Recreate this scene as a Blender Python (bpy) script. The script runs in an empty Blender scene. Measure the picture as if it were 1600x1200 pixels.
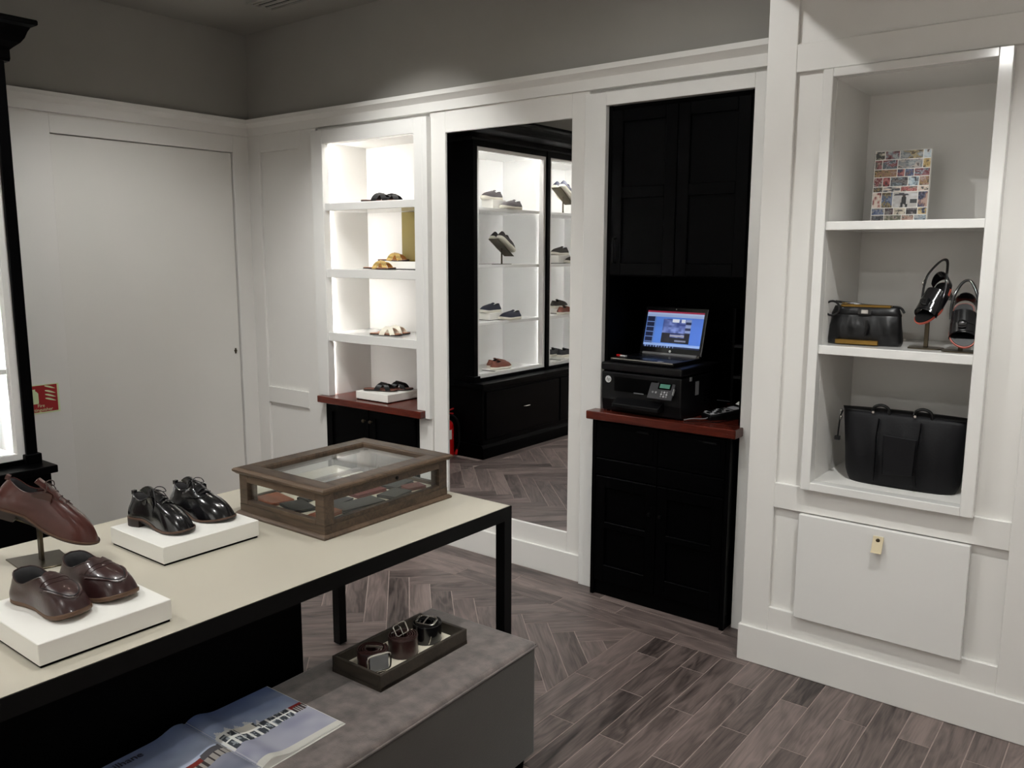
import bpy, bmesh, math, random
from mathutils import Vector, Matrix
from mathutils.bvhtree import BVHTree
random.seed(7)
C = bpy.context.scene.collection
R = math.radians
# ------------------------------------------------------------------ camera
F_PX, YAW, PITCH, ROLL, CAM_H = 1313.267, 0.6598724, 0.1538982, 0.0028022, 1.6
fw = Vector((-math.sin(YAW)*math.cos(PITCH), math.cos(YAW)*math.cos(PITCH), -math.sin(PITCH)))
rt0 = Vector((math.cos(YAW), math.sin(YAW), 0)); up0 = rt0.cross(fw)
rt = math.cos(ROLL)*rt0 + math.sin(ROLL)*up0; up = -math.sin(ROLL)*rt0 + math.cos(ROLL)*up0
cd = bpy.data.cameras.new('camera'); cam = bpy.data.objects.new('camera', cd); C.objects.link(cam)
cd.sensor_fit = 'HORIZONTAL'; cd.sensor_width = 36; cd.lens = F_PX*36/1600; cd.clip_start = .02
mw = Matrix((rt, up, -fw)).transposed().to_4x4(); mw.translation = (0, 0, CAM_H); cam.matrix_world = mw
bpy.context.scene.camera = cam
# ------------------------------------------------------------------ world, exposure
wd = bpy.data.worlds.new('world'); bpy.context.scene.world = wd; wd.use_nodes = True
wd.node_tree.nodes['Background'].inputs[0].default_value = (.9, .95, 1, 1)
wd.node_tree.nodes['Background'].inputs[1].default_value = .02
vs = bpy.context.scene.view_settings
vs.view_transform = 'Standard'; vs.look = 'None'; vs.exposure = 0.35; vs.gamma = 1.0; vs.use_curve_mapping = False
# ceiling lamps, the last four unseen and added to raise the fill (fixtures are built further down): x, y, watts, cone degrees, aim
CEIL = 2.95
LAMPS = [(-1.65, 1.25, 42, 120, (-1.9, 1.1, 0)), (-1.65, 2.05, 26, 158, (-1.45, 2.5, .5)),
         (-3.45, 1.95, 46, 100, (-4.5, 2.6, -.2)), (-2.83, .04, 45, 110, (-2.3, 1.0, .4)),
         (-3.80, .11, 24, 120, (-3.6, .6, 0)), (-1.0, -.56, 26, 100, (-.8, 1.4, .3)),
         (-0.35, 2.05, 72, 84, (-.6, 2.75, -.25)), (.9, .6, 30, 130, (.6, 1.5, 0)),
         (-3.05, 2.25, 68, 80, (-3.25, 3.35, 1.25)), (-3.2, -1.35, 110, 120, (-3.2, -2.0, .8)),
         (-1.0, -1.35, 130, 120, (-1.0, -2.0, .8)), (1.2, -1.35, 110, 120, (1.2, -2.0, .8)), (1.45, 1.6, 60, 110, (2.1, 1.6, .8))]
LAMP_COL = (.985, .99, .965)
for i, (x, y, w, cone, aim) in enumerate(LAMPS):
    ld = bpy.data.lights.new('ceiling_lamp_light', 'SPOT'); ld.energy = w; ld.color = LAMP_COL
    ld.spot_size = R(cone); ld.spot_blend = .75; ld.shadow_soft_size = .003 if i < 2 else .012
    lo = bpy.data.objects.new('ceiling_lamp_light', ld); C.objects.link(lo)
    lo.location = (x, y, 2.92)
    lo.rotation_euler = (Vector(aim)-Vector((x, y, 2.92))).to_track_quat('-Z', 'Y').to_euler()

# ------------------------------------------------------------------ materials
def lin(c): return tuple(((v/255/12.92) if v/255 <= .04045 else ((v/255+.055)/1.055)**2.4) for v in c)
def node(nt, t, **kw):
    n = nt.nodes.new(t)
    for k, v in kw.items(): setattr(n, k, v)
    return n
def mat(name, rgb, rough=.5, metal=0, var=.06, scale=6, bump=0, bscale=200, coat=0, emit=None, es=0, spec=.5, rvar=.1, sheen=0, stretch=(1, 1, 1)):
    m = bpy.data.materials.new(name); m.use_nodes = True; nt = m.node_tree; b = nt.nodes['Principled BSDF']
    c = lin(rgb)
    tc = node(nt, 'ShaderNodeTexCoord'); mp = node(nt, 'ShaderNodeMapping'); mp.inputs['Scale'].default_value = stretch
    nt.links.new(tc.outputs['Object'], mp.inputs[0])
    nz = node(nt, 'ShaderNodeTexNoise'); nz.inputs['Scale'].default_value = scale; nz.inputs['Detail'].default_value = 5
    nt.links.new(mp.outputs[0], nz.inputs['Vector'])
    cr = node(nt, 'ShaderNodeValToRGB'); e = cr.color_ramp.elements
    e[0].position = .3; e[1].position = .7
    e[0].color = (*[v*(1-var) for v in c], 1); e[1].color = (*[min(1, v*(1+var)) for v in c], 1)
    nt.links.new(nz.outputs[0], cr.inputs[0]); nt.links.new(cr.outputs[0], b.inputs['Base Color'])
    mr = node(nt, 'ShaderNodeMapRange'); mr.inputs['To Min'].default_value = max(0, rough*(1-rvar)); mr.inputs['To Max'].default_value = min(1, rough*(1+rvar))
    nt.links.new(nz.outputs[0], mr.inputs[0]); nt.links.new(mr.outputs[0], b.inputs['Roughness'])
    b.inputs['Metallic'].default_value = metal; b.inputs['Specular IOR Level'].default_value = spec
    b.inputs['Coat Weight'].default_value = coat; b.inputs['Coat Roughness'].default_value = .08
    if sheen: b.inputs['Sheen Weight'].default_value = sheen
    if bump:
        n2 = node(nt, 'ShaderNodeTexNoise'); n2.inputs['Scale'].default_value = bscale; n2.inputs['Detail'].default_value = 4
        nt.links.new(mp.outputs[0], n2.inputs['Vector'])
        bp = node(nt, 'ShaderNodeBump'); bp.inputs['Strength'].default_value = bump; bp.inputs['Distance'].default_value = .002
        nt.links.new(n2.outputs[0], bp.inputs['Height']); nt.links.new(bp.outputs[0], b.inputs['Normal'])
    if emit: b.inputs['Emission Color'].default_value = (*emit, 1); b.inputs['Emission Strength'].default_value = es
    return m
def print_mat(name, rough=.35, emission=0):
    m = bpy.data.materials.new(name); m.use_nodes = True; nt = m.node_tree; b = nt.nodes['Principled BSDF']
    a = node(nt, 'ShaderNodeAttribute', attribute_name='print_col')
    nt.links.new(a.outputs['Color'], b.inputs['Base Color']); b.inputs['Roughness'].default_value = rough
    if emission:
        nt.links.new(a.outputs['Color'], b.inputs['Emission Color']); b.inputs['Emission Strength'].default_value = emission
    return m
def wood(name, dark, light, rough=.4, scale=1.0, knots=True, bump=.15):
    m = bpy.data.materials.new(name); m.use_nodes = True; nt = m.node_tree; b = nt.nodes['Principled BSDF']
    tc = node(nt, 'ShaderNodeTexCoord'); oi = node(nt, 'ShaderNodeObjectInfo')
    ad = node(nt, 'ShaderNodeVectorMath', operation='MULTIPLY_ADD')
    cx = node(nt, 'ShaderNodeCombineXYZ')
    for k in range(3): nt.links.new(oi.outputs['Random'], cx.inputs[k])
    ad.inputs[1].default_value = (37, 53, 19)
    nt.links.new(cx.outputs[0], ad.inputs[0]); nt.links.new(tc.outputs['Object'], ad.inputs[2])
    mp = node(nt, 'ShaderNodeMapping'); mp.inputs['Scale'].default_value = (2.2*scale, 14*scale, 14*scale)
    nt.links.new(ad.outputs[0], mp.inputs[0])
    n1 = node(nt, 'ShaderNodeTexNoise'); n1.inputs['Scale'].default_value = 1.0; n1.inputs['Detail'].default_value = 3; n1.inputs['Distortion'].default_value = .6
    nt.links.new(mp.outputs[0], n1.inputs['Vector'])
    mul = node(nt, 'ShaderNodeMath', operation='MULTIPLY'); mul.inputs[1].default_value = 11
    nt.links.new(n1.outputs[0], mul.inputs[0])
    fr = node(nt, 'ShaderNodeMath', operation='PINGPONG'); fr.inputs[1].default_value = 1
    nt.links.new(mul.outputs[0], fr.inputs[0])
    mp2 = node(nt, 'ShaderNodeMapping'); mp2.inputs['Scale'].default_value = (9*scale, 190*scale, 190*scale)
    nt.links.new(ad.outputs[0], mp2.inputs[0])
    n2 = node(nt, 'ShaderNodeTexNoise'); n2.inputs['Scale'].default_value = 1; n2.inputs['Detail'].default_value = 4
    nt.links.new(mp2.outputs[0], n2.inputs['Vector'])
    n3 = node(nt, 'ShaderNodeTexNoise'); n3.inputs['Scale'].default_value = .55; n3.inputs['Detail'].default_value = 2
    nt.links.new(mp.outputs[0], n3.inputs['Vector'])
    s1 = node(nt, 'ShaderNodeMath', operation='MULTIPLY_ADD'); s1.inputs[1].default_value = .26; nt.links.new(fr.outputs[0], s1.inputs[0])
    s2 = node(nt, 'ShaderNodeMath', operation='MULTIPLY_ADD'); s2.inputs[1].default_value = .55; nt.links.new(n2.outputs[0], s2.inputs[0])
    s3 = node(nt, 'ShaderNodeMath', operation='MULTIPLY_ADD'); s3.inputs[1].default_value = .75; nt.links.new(n3.outputs[0], s3.inputs[0])
    s4 = node(nt, 'ShaderNodeMath', operation='MULTIPLY_ADD'); s4.inputs[1].default_value = .30; s4.inputs[2].default_value = -.42; nt.links.new(oi.outputs['Random'], s4.inputs[0])
    nt.links.new(s4.outputs[0], s3.inputs[2]); nt.links.new(s3.outputs[0], s2.inputs[2]); nt.links.new(s2.outputs[0], s1.inputs[2])
    cr = node(nt, 'ShaderNodeValToRGB'); e = cr.color_ramp.elements
    e[0].position = .12; e[1].position = .88; e[0].color = (*lin(dark), 1); e[1].color = (*lin(light), 1)
    nt.links.new(s1.outputs[0], cr.inputs[0]); nt.links.new(cr.outputs[0], b.inputs['Base Color'])
    mr = node(nt, 'ShaderNodeMapRange'); mr.inputs['To Min'].default_value = rough*.85; mr.inputs['To Max'].default_value = rough*1.2
    nt.links.new(n2.outputs[0], mr.inputs[0]); nt.links.new(mr.outputs[0], b.inputs['Roughness'])
    bp = node(nt, 'ShaderNodeBump'); bp.inputs['Strength'].default_value = bump; bp.inputs['Distance'].default_value = .001
    nt.links.new(s1.outputs[0], bp.inputs['Height']); nt.links.new(bp.outputs[0], b.inputs['Normal'])
    return m
def glass_mat(name, tint=(1, 1, 1), rough=0.0):
    m = bpy.data.materials.new(name); m.use_nodes = True; nt = m.node_tree
    for n in list(nt.nodes): nt.nodes.remove(n)
    o = node(nt, 'ShaderNodeOutputMaterial'); mx = node(nt, 'ShaderNodeMixShader'); t = node(nt, 'ShaderNodeBsdfTransparent'); g = node(nt, 'ShaderNodeBsdfGlossy')
    fz = node(nt, 'ShaderNodeMapRange'); lw_ = node(nt, 'ShaderNodeLayerWeight'); pw = node(nt, 'ShaderNodeMath', operation='POWER'); pw.inputs[1].default_value = 4.0
    nt.links.new(lw_.outputs['Facing'], pw.inputs[0]); nt.links.new(pw.outputs[0], fz.inputs[0]); fz.inputs['To Min'].default_value = .04; fz.inputs['To Max'].default_value = .8
    t.inputs[0].default_value = (*tint, 1); g.inputs['Roughness'].default_value = rough
    nt.links.new(fz.outputs[0], mx.inputs[0]); nt.links.new(t.outputs[0], mx.inputs[1]); nt.links.new(g.outputs[0], mx.inputs[2]); nt.links.new(mx.outputs[0], o.inputs[0])
    return m
M = {}
M['white'] = mat('white_painted_wood', (225, 223, 219), .42, var=.015, scale=3)
M['white_gloss'] = mat('white_gloss_lacquer', (228, 227, 224), .13, var=.01, scale=3, coat=.4)
M['door'] = mat('white_door_paint', (222, 220, 215), .45, var=.015, scale=2)
M['grey_wall'] = mat('grey_wall_paint', (146, 143, 138), .75, var=.03, scale=4, bump=.08, bscale=300)
M['ceiling'] = mat('ceiling_paint', (150, 148, 142), .85, var=.02, scale=3)
M['black'] = mat('black_lacquer', (2.2, 2.2, 2.8), .34, var=.15, scale=5, spec=.045)
M['black_matte'] = mat('black_matte_paint', (2, 2, 2.4), .6, var=.15, spec=.04)
M['black_metal'] = mat('black_powder_coated_metal', (6, 6, 7), .5, var=.1, spec=.15)
M['grout'] = mat('pale_grout', (156, 141, 134), .8, var=.12, scale=30)
M['plank'] = wood('dark_taupe_wood_plank', (34, 27, 26), (130, 115, 110), .42, bump=.1)
M['redwood'] = wood('polished_red_brown_wood', (48, 15, 10), (98, 36, 23), .25, scale=1.3)
M['case_wood'] = wood('aged_walnut_wood', (44, 33, 25), (104, 84, 66), .45, scale=1.6)
M['tray_wood'] = wood('dark_grey_brown_wood', (34, 29, 24), (66, 58, 48), .5, scale=2)
M['beige'] = mat('beige_laminate', (190, 184, 169), .45, var=.02, scale=3, bump=.03, bscale=150)
M['pedestal'] = mat('white_satin_block', (240, 238, 232), .38, var=.012, scale=4)
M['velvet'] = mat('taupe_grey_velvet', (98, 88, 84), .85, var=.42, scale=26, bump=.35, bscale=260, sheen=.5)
M['velvet_shaded'] = mat('taupe_grey_velvet_shaded', (60, 56, 52), .9, var=.08, scale=10, bump=.3, bscale=300, sheen=.2)  # seat velvet again, with the shade of the sides put into its colour
M['black_leather'] = mat('black_polished_leather', (10, 10, 13), .2, var=.2, scale=20, bump=.08, bscale=90, coat=.5)
M['black_soft'] = mat('black_soft_leather', (8, 8, 10), .36, var=.2, spec=.35, scale=12, bump=.25, bscale=70)
M['black_nylon'] = mat('black_nylon_fabric', (7, 7, 11), .55, spec=.25, var=.15, scale=12, bump=.3, bscale=120)
M['brown_leather'] = mat('reddish_brown_leather', (68, 30, 24), .3, var=.25, scale=14, bump=.1, bscale=90, coat=.35)
M['dark_brown_leather'] = mat('dark_brown_leather', (50, 27, 26), .32, var=.22, scale=18, bump=.14, bscale=110, coat=.3)
M['tan_sole'] = mat('tan_rubber_sole', (92, 66, 46), .55, var=.12, scale=20)
M['brown_sole'] = mat('dark_brown_stacked_sole', (38, 26, 21), .5, var=.2, scale=30, stretch=(1, 1, 8))
M['welt'] = mat('tan_stitched_welt', (84, 58, 42), .5, var=.15, scale=60)
M['lining'] = mat('dark_shoe_lining', (24, 22, 24), .7, var=.15)
M['lace'] = mat('waxed_black_lace', (26, 24, 26), .5, var=.2, scale=120)
M['brown_lace'] = mat('waxed_brown_lace', (52, 32, 26), .5, var=.2, scale=120)
M['white_rubber'] = mat('white_rubber_sole', (226, 222, 208), .5, var=.03)
M['grey_suede'] = mat('grey_brown_suede', (52, 45, 47), .75, var=.15, scale=30)
M['navy_suede'] = mat('navy_suede', (28, 30, 50), .65, var=.18, scale=30)
M['tan_suede'] = mat('rust_brown_suede', (112, 56, 38), .55, var=.15, scale=30)
M['olive_suede'] = mat('olive_brown_suede', (52, 48, 42), .7, var=.15, scale=30)
M['black_suede'] = mat('black_suede', (22, 22, 28), .6, var=.15, scale=30)
M['gold'] = mat('gold_metallic_leather', (222, 190, 122), .26, metal=.85, var=.12, scale=30)
M['white_strap'] = mat('cream_leather_strap', (232, 226, 210), .4, var=.04)
M['tan_insole'] = mat('tan_leather_footbed', (150, 96, 66), .5, var=.1)
M['brown_insole'] = mat('brown_footbed', (112, 66, 52), .5, var=.12)
M['silver'] = mat('polished_steel', (214, 212, 208), .18, metal=1, var=.03)
M['dark_metal'] = mat('brushed_dark_bronze', (74, 66, 52), .35, metal=.8, var=.1, scale=20)
M['brass'] = mat('brushed_brass', (138, 108, 56), .3, metal=1, var=.06, scale=30)
M['red_paint'] = mat('red_enamel_paint', (184, 18, 20), .28, var=.05, coat=.4)
M['olive_card'] = mat('olive_green_card', (142, 124, 52), .6, var=.04)
M['lilac_print'] = mat('pale_lilac_print', (206, 196, 206), .6, var=.1, scale=80)
M['red_edge'] = mat('orange_red_sole_edge', (170, 76, 60), .4, var=.06)
M['leather_tab'] = mat('pale_beige_leather', (206, 192, 160), .5, var=.05)
M['cream'] = mat('cream_lining', (222, 214, 196), .6, var=.03)
M['paper'] = mat('white_paper', (228, 226, 220), .5, var=.02)
M['plastic'] = mat('black_plastic', (7, 7, 9), .4, var=.1, scale=30, bump=.05, spec=.22)
M['plastic_gloss'] = mat('glossy_black_plastic', (14, 14, 17), .2, var=.1)
M['grey_plastic'] = mat('grey_plastic', (120, 120, 122), .4, var=.05)
M['pale_plastic'] = mat('pale_plastic', (206, 206, 206), .4, var=.03)
M['panel_grey'] = mat('dark_grey_panel', (44, 44, 48), .4, var=.05)
M['key'] = mat('pale_key_print', (176, 176, 180), .5, var=.02)
M['wallet_black'] = mat('black_grained_wallet_leather', (36, 36, 40), .4, var=.15, scale=60, bump=.2, bscale=300)
M['wallet_tan'] = mat('tan_wallet_leather', (150, 80, 50), .45, var=.15, scale=60, bump=.2, bscale=300)
M['wallet_maroon'] = mat('maroon_wallet_leather', (104, 42, 40), .45, var=.15, scale=60, bump=.2, bscale=300)
M['sign_red'] = mat('sign_red', (150, 20, 22), .5, var=.03)
M['sign_glow'] = mat('photoluminescent_pale_green', (208, 222, 176), .55, var=.03)
M['led'] = mat('led_strip', (255, 255, 255), .5, emit=(1.0, .98, .95), es=130)
M['led_low'] = mat('led_strip_dim', (255, 255, 255), .5, emit=(1.0, .98, .95), es=30)
M['led_soft'] = mat('led_strip_soft', (255, 255, 255), .5, emit=(1.0, .99, .97), es=1000)
M['lamp_glow'] = mat('lamp_lens', (255, 255, 255), .5, emit=(1.0, .95, .86), es=30)
M['glass'] = glass_mat('clear_glass', (.97, .985, .98))
M['shelf_glass'] = mat('white_shelf_board', (236, 236, 234), .3, var=.01)
M['print'] = print_mat('printed_paper', .3)
M['print_gloss'] = print_mat('glossy_printed_paper', .16)
M['screen'] = print_mat('laptop_screen', .25, .45)
mm = mat('mirror_silver', (238, 238, 238), .0, metal=1, var=0, rvar=0); M['mirror'] = mm
M['orange_label'] = mat('orange_label', (214, 138, 46), .5, var=.05)
M['lcd'] = mat('green_lcd', (52, 92, 78), .3, emit=lin((70, 120, 100)), es=.35)

# ------------------------------------------------------------------ mesh helpers
def root_loc(o):
    v = Vector((0, 0, 0))
    while o is not None: v += Vector(o.location); o = o.parent
    return v
class MB:
    def __init__(s): s.v = []; s.f = []
    def add(s, vs, fs):
        n = len(s.v); s.v += [tuple(p) for p in vs]; s.f += [tuple(i+n for i in f) for f in fs]; return s
    def box(s, x0, x1, y0, y1, z0, z1):
        p = [(x, y, z) for z in (z0, z1) for y in (y0, y1) for x in (x0, x1)]
        return s.add(p, [(0, 2, 3, 1), (4, 5, 7, 6), (0, 1, 5, 4), (2, 6, 7, 3), (0, 4, 6, 2), (1, 3, 7, 5)])
    def cbox(s, c, d): return s.box(c[0]-d[0]/2, c[0]+d[0]/2, c[1]-d[1]/2, c[1]+d[1]/2, c[2]-d[2]/2, c[2]+d[2]/2)
    def prism(s, pts, z0, z1):            # pts CCW in xy
        n = len(pts); vs = [(x, y, z0) for x, y in pts]+[(x, y, z1) for x, y in pts]
        return s.add(vs, [tuple(range(n-1, -1, -1)), tuple(range(n, 2*n))]+[(i, (i+1) % n, n+(i+1) % n, n+i) for i in range(n)])
    def extr(s, prof, axis, a0, a1):      # extrude a 2D profile along an axis: axis 'x': prof=(y,z); 'y': prof=(x,z)
        n = len(prof)
        def P(a, q): return (a, q[0], q[1]) if axis == 'x' else (q[0], a, q[1])
        vs = [P(a0, q) for q in prof]+[P(a1, q) for q in prof]
        return s.add(vs, [tuple(range(n-1, -1, -1)), tuple(range(n, 2*n))]+[(i, (i+1) % n, n+(i+1) % n, n+i) for i in range(n)])
    def rings(s, rs, closed=True, cap0=False, cap1=False):
        n = len(rs[0]); vs = [p for r in rs for p in r]; fs = []
        for k in range(len(rs)-1):
            for i in range(n if closed else n-1):
                j = (i+1) % n; fs.append((k*n+i, k*n+j, (k+1)*n+j, (k+1)*n+i))
        if cap0: fs.append(tuple(range(n-1, -1, -1)))
        if cap1: fs.append(tuple((len(rs)-1)*n+i for i in range(n)))
        return s.add(vs, fs)
    def lathe(s, prof, n=24, c=(0, 0, 0), axis='z'):
        rs = []
        for r, h in prof:
            ring = []
            for k in range(n):
                a = 2*math.pi*k/n; u, v = r*math.cos(a), r*math.sin(a)
                q = (u, v, h) if axis == 'z' else ((h, u, v) if axis == 'x' else (v, h, u))
                ring.append((c[0]+q[0], c[1]+q[1], c[2]+q[2]))
            rs.append(ring)
        return s.rings(rs, True, True, True)
    def tube(s, pts, r, n=8, closed=False, flat=None):
        pts = [Vector(p) for p in pts]; rs = []; N = len(pts); prev = None
        for i, p in enumerate(pts):
            t = (pts[(i+1) % N]-pts[i-1]) if closed else (pts[min(i+1, N-1)]-pts[max(i-1, 0)])
            t.normalize()
            a = Vector((0, 0, 1)) if prev is None else prev
            if abs(a.dot(t)) > .95 and prev is None: a = Vector((1, 0, 0))
            b = (a-t*a.dot(t)).normalized(); prev = b; c = t.cross(b)
            rr = r[i] if isinstance(r, (list, tuple)) else r
            w = flat if flat else rr
            rs.append([tuple(p+b*rr*math.cos(2*math.pi*k/n)+c*w*math.sin(2*math.pi*k/n)) for k in range(n)])
        if closed: rs.append(rs[0]); return s.rings(rs, True)
        return s.rings(rs, True, True, True)
    def ribbon(s, pts, sides, w, th, norms):  # flat strap: centre pts, side vectors, normals
        rs = []
        for p, sd, nn in zip(pts, sides, norms):
            p = Vector(p); sd = Vector(sd).normalized()*(w/2); nn = Vector(nn).normalized()*th
            rs.append([tuple(p-sd), tuple(p+sd), tuple(p+sd+nn), tuple(p-sd+nn)])
        return s.rings(rs, True, True, True)
    def xf(s, mtx):
        s.v = [tuple(mtx @ Vector(p)) for p in s.v]; return s
    def build(s, name, m, parent=None, world=False, smooth=False, bevel=0, seg=1, loc=None, rot=None, autosm=35):
        me = bpy.data.meshes.new(name)
        vs = s.v
        if world and parent is not None:
            o = root_loc(parent); vs = [(a-o.x, b-o.y, c-o.z) for a, b, c in vs]
        elif world:
            xs = [p[0] for p in vs]; ys = [p[1] for p in vs]; zs = [p[2] for p in vs]
            o = Vector(((min(xs)+max(xs))/2, (min(ys)+max(ys))/2, min(zs))); loc = o
            vs = [(a-o.x, b-o.y, c-o.z) for a, b, c in vs]
        me.from_pydata(vs, [], s.f); me.validate()
        bm = bmesh.new(); bm.from_mesh(me); bmesh.ops.recalc_face_normals(bm, faces=bm.faces)
        if bevel:
            ed = [e for e in bm.edges if len(e.link_faces) == 2 and e.calc_face_angle(0) > R(32)]
            bmesh.ops.bevel(bm, geom=ed, offset=bevel, segments=seg, profile=.5, affect='EDGES', clamp_overlap=True)
        bm.to_mesh(me); bm.free()
        if smooth:
            for p in me.polygons: p.use_smooth = True
            if autosm:
                try: me.set_sharp_from_angle(angle=R(autosm))
                except Exception: pass
        ob = bpy.data.objects.new(name, me); C.objects.link(ob)
        if parent is not None: ob.parent = parent
        if loc is not None: ob.location = loc
        if rot is not None: ob.rotation_euler = rot
        if m is not None: me.materials.append(M[m] if isinstance(m, str) else m)
        return ob
def B(x0, x1, y0, y1, z0, z1): return MB().box(x0, x1, y0, y1, z0, z1)
def tag(o, label, cat, group=None):
    o['label'] = label; o['category'] = cat
    if group: o['group'] = group
    elif 'group' in o: del o['group']
    return o
def thing(name, label, cat, loc=(0, 0, 0), rotz=0, group=None):
    o = bpy.data.objects.new(name, None); C.objects.link(o); o.empty_display_size = .05
    o.location = loc; o.rotation_euler = (0, 0, rotz); return tag(o, label, cat, group)
def struct(o): o['kind'] = 'structure'; return o
def copy_thing(root, loc, rot, label, group=None):
    r = root.copy(); C.objects.link(r); r.location = loc; r.rotation_euler = rot; r['label'] = label
    if group: r['group'] = group
    elif 'group' in r: del r['group']
    def rec(src, dst):
        for ch in src.children:
            c = ch.copy(); C.objects.link(c); c.parent = dst; rec(ch, c)
    rec(root, r); return r
def text(name, s, size, m, parent, loc, rot, extrude=.0004, shear=0):
    cu = bpy.data.curves.new(name, 'FONT'); cu.body = s; cu.size = size; cu.extrude = extrude; cu.shear = shear
    cu.align_x = 'CENTER'; cu.align_y = 'CENTER'; cu.resolution_u = 3
    t = bpy.data.objects.new(name, cu); C.objects.link(t)
    bpy.context.view_layer.update()
    me = bpy.data.meshes.new_from_object(t.evaluated_get(bpy.context.evaluated_depsgraph_get()))
    bpy.data.objects.remove(t); me.name = name; me.materials.clear(); me.materials.append(M[m])
    ob = bpy.data.objects.new(name, me); C.objects.link(ob); ob.parent = parent; ob.location = loc; ob.rotation_euler = rot
    return ob
def printed(name, nx, ny, pos, fn, m, parent):
    vs = [pos(i/nx, j/ny) for j in range(ny+1) for i in range(nx+1)]
    fs = [(j*(nx+1)+i, j*(nx+1)+i+1, (j+1)*(nx+1)+i+1, (j+1)*(nx+1)+i) for j in range(ny) for i in range(nx)]
    me = bpy.data.meshes.new(name); me.from_pydata(vs, [], fs)
    at = me.color_attributes.new('print_col', 'FLOAT_COLOR', 'CORNER'); k = 0
    for j in range(ny):
        for i in range(nx):
            c = lin(fn((i+.5)/nx, (j+.5)/ny))
            for q in range(4): at.data[k].color = (*c, 1); k += 1
    me.materials.append(M[m]); ob = bpy.data.objects.new(name, me); C.objects.link(ob); ob.parent = parent
    for p in me.polygons: p.use_smooth = True
    return ob
def interp(tab, x):
    if x <= tab[0][0]: return tab[0][1]
    for (a, va), (b, vb) in zip(tab, tab[1:]):
        if x <= b:
            t = (x-a)/(b-a); return va+(vb-va)*t
    return tab[-1][1]
def sstep(a, b, x):
    t = max(0, min(1, (x-a)/(b-a))); return t*t*(3-2*t)
# ================================================================== SETTING
# ---- floor: pale grout bed with every plank laid on it
XL, XR, YF = -4.73, 2.2, -2.2
floor = struct(B(XL-.1, XR, YF, 3.5, -.05, -.0012).build('floor', 'grout'))
def clip(poly, reg):
    out = poly
    for (ax, ay), (bx, by) in zip(reg, reg[1:]+reg[:1]):
        inp = out; out = []
        def side(p): return (bx-ax)*(p[1]-ay)-(by-ay)*(p[0]-ax)
        for i, p in enumerate(inp):
            q = inp[(i+1) % len(inp)]; sp, sq = side(p), side(q)
            if sp >= 0: out.append(p)
            if (sp >= 0) != (sq >= 0):
                t = sp/(sp-sq); out.append((p[0]+(q[0]-p[0])*t, p[1]+(q[1]-p[1])*t))
        if len(out) < 3: return []
    return out
def area(p): return abs(sum(p[i][0]*p[(i+1) % len(p)][1]-p[(i+1) % len(p)][0]*p[i][1] for i in range(len(p))))/2
PL, PW, GAP = .6, .1, .0036
def plank_mesh(pts, name='plank'):
    cx = sum(p[0] for p in pts)/len(pts); cy = sum(p[1] for p in pts)/len(pts)
    def ins(d):
        o = []
        for x, y in pts:
            l = math.hypot(x-cx, y-cy) or 1; o.append((x-(x-cx)/l*d, y-(y-cy)/l*d))
        return o
    n = len(pts); top = ins(.0012)
    mb = MB().rings([[(x, y, -.006) for x, y in pts], [(x, y, -.0006) for x, y in pts], [(x, y, 0) for x, y in top]], True, False, True)
    me = bpy.data.meshes.new(name); me.from_pydata(mb.v, [], mb.f); me.materials.append(M['plank']); return me
full = plank_mesh([(GAP/2, GAP/2), (PL-GAP/2, GAP/2), (PL-GAP/2, PW-GAP/2), (GAP/2, PW-GAP/2)])
n_pl = 0
def add_plank(ox, oy, ang, L=PL, reg=None):
    global n_pl
    ca, sa = math.cos(ang), math.sin(ang); g = GAP/2
    loc = [(g, g), (L-g, g), (L-g, PW-g), (g, PW-g)]
    W = [(ox+x*ca-y*sa, oy+x*sa+y*ca) for x, y in loc]; me = full
    if reg or L != PL:
        c = clip(W, reg) if reg else W
        if len(c) < 3 or area(c) < .002: return
        if L != PL or area(c) < area(W)-1e-6:
            me = plank_mesh([((x-ox)*ca+(y-oy)*sa, -(x-ox)*sa+(y-oy)*ca) for x, y in c])
    o = bpy.data.objects.new('plank', me); C.objects.link(o); o.parent = floor; o.location = (ox, oy, 0); o.rotation_euler = (0, 0, ang); n_pl += 1
YB = 3.018; XB = -1.672
for k in range(22):                                                   # straight planks on the right
    x = XB+k*PW; y = YB-(.165 if k % 2 else .463)
    if x > .42: break
    add_plank(x+PW, y, R(90), (3.058 if k > 4 else YB)-y)
    while y > max(.55, .9+(x+1.67)*.2): y -= PL; add_plank(x+PW, y, R(90))
for r in range(3):                                                    # border courses along the back wall
    x = XL+.12+[.1, .38, .24][r]
    while x < -1.0:
        add_plank(x, YB+r*PW, 0, PL, [(-4.7, 3.0), (-1.173, 3.0), (-1.173, 3.335), (-4.7, 3.335)]); x += PL
y = .1                                                                # border course before the dark shelving
while y < 1.7: add_plank(-4.03, y, R(90), PL, [(-4.2, .1), (-4.0, .1), (-4.0, 1.798), (-4.2, 1.798)]); y += PL
reg = [(-4.03, .62), (XB-.001, 1.35), (XB-.001, YB-.001), (-4.03, YB-.001)]
reg2 = [(-4.715, 1.80), (-4.032, 1.80), (-4.032, YB-.001), (-4.715, YB-.001)]
s2 = math.sqrt(.5); a0, b0 = -4.14, -.207
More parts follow.
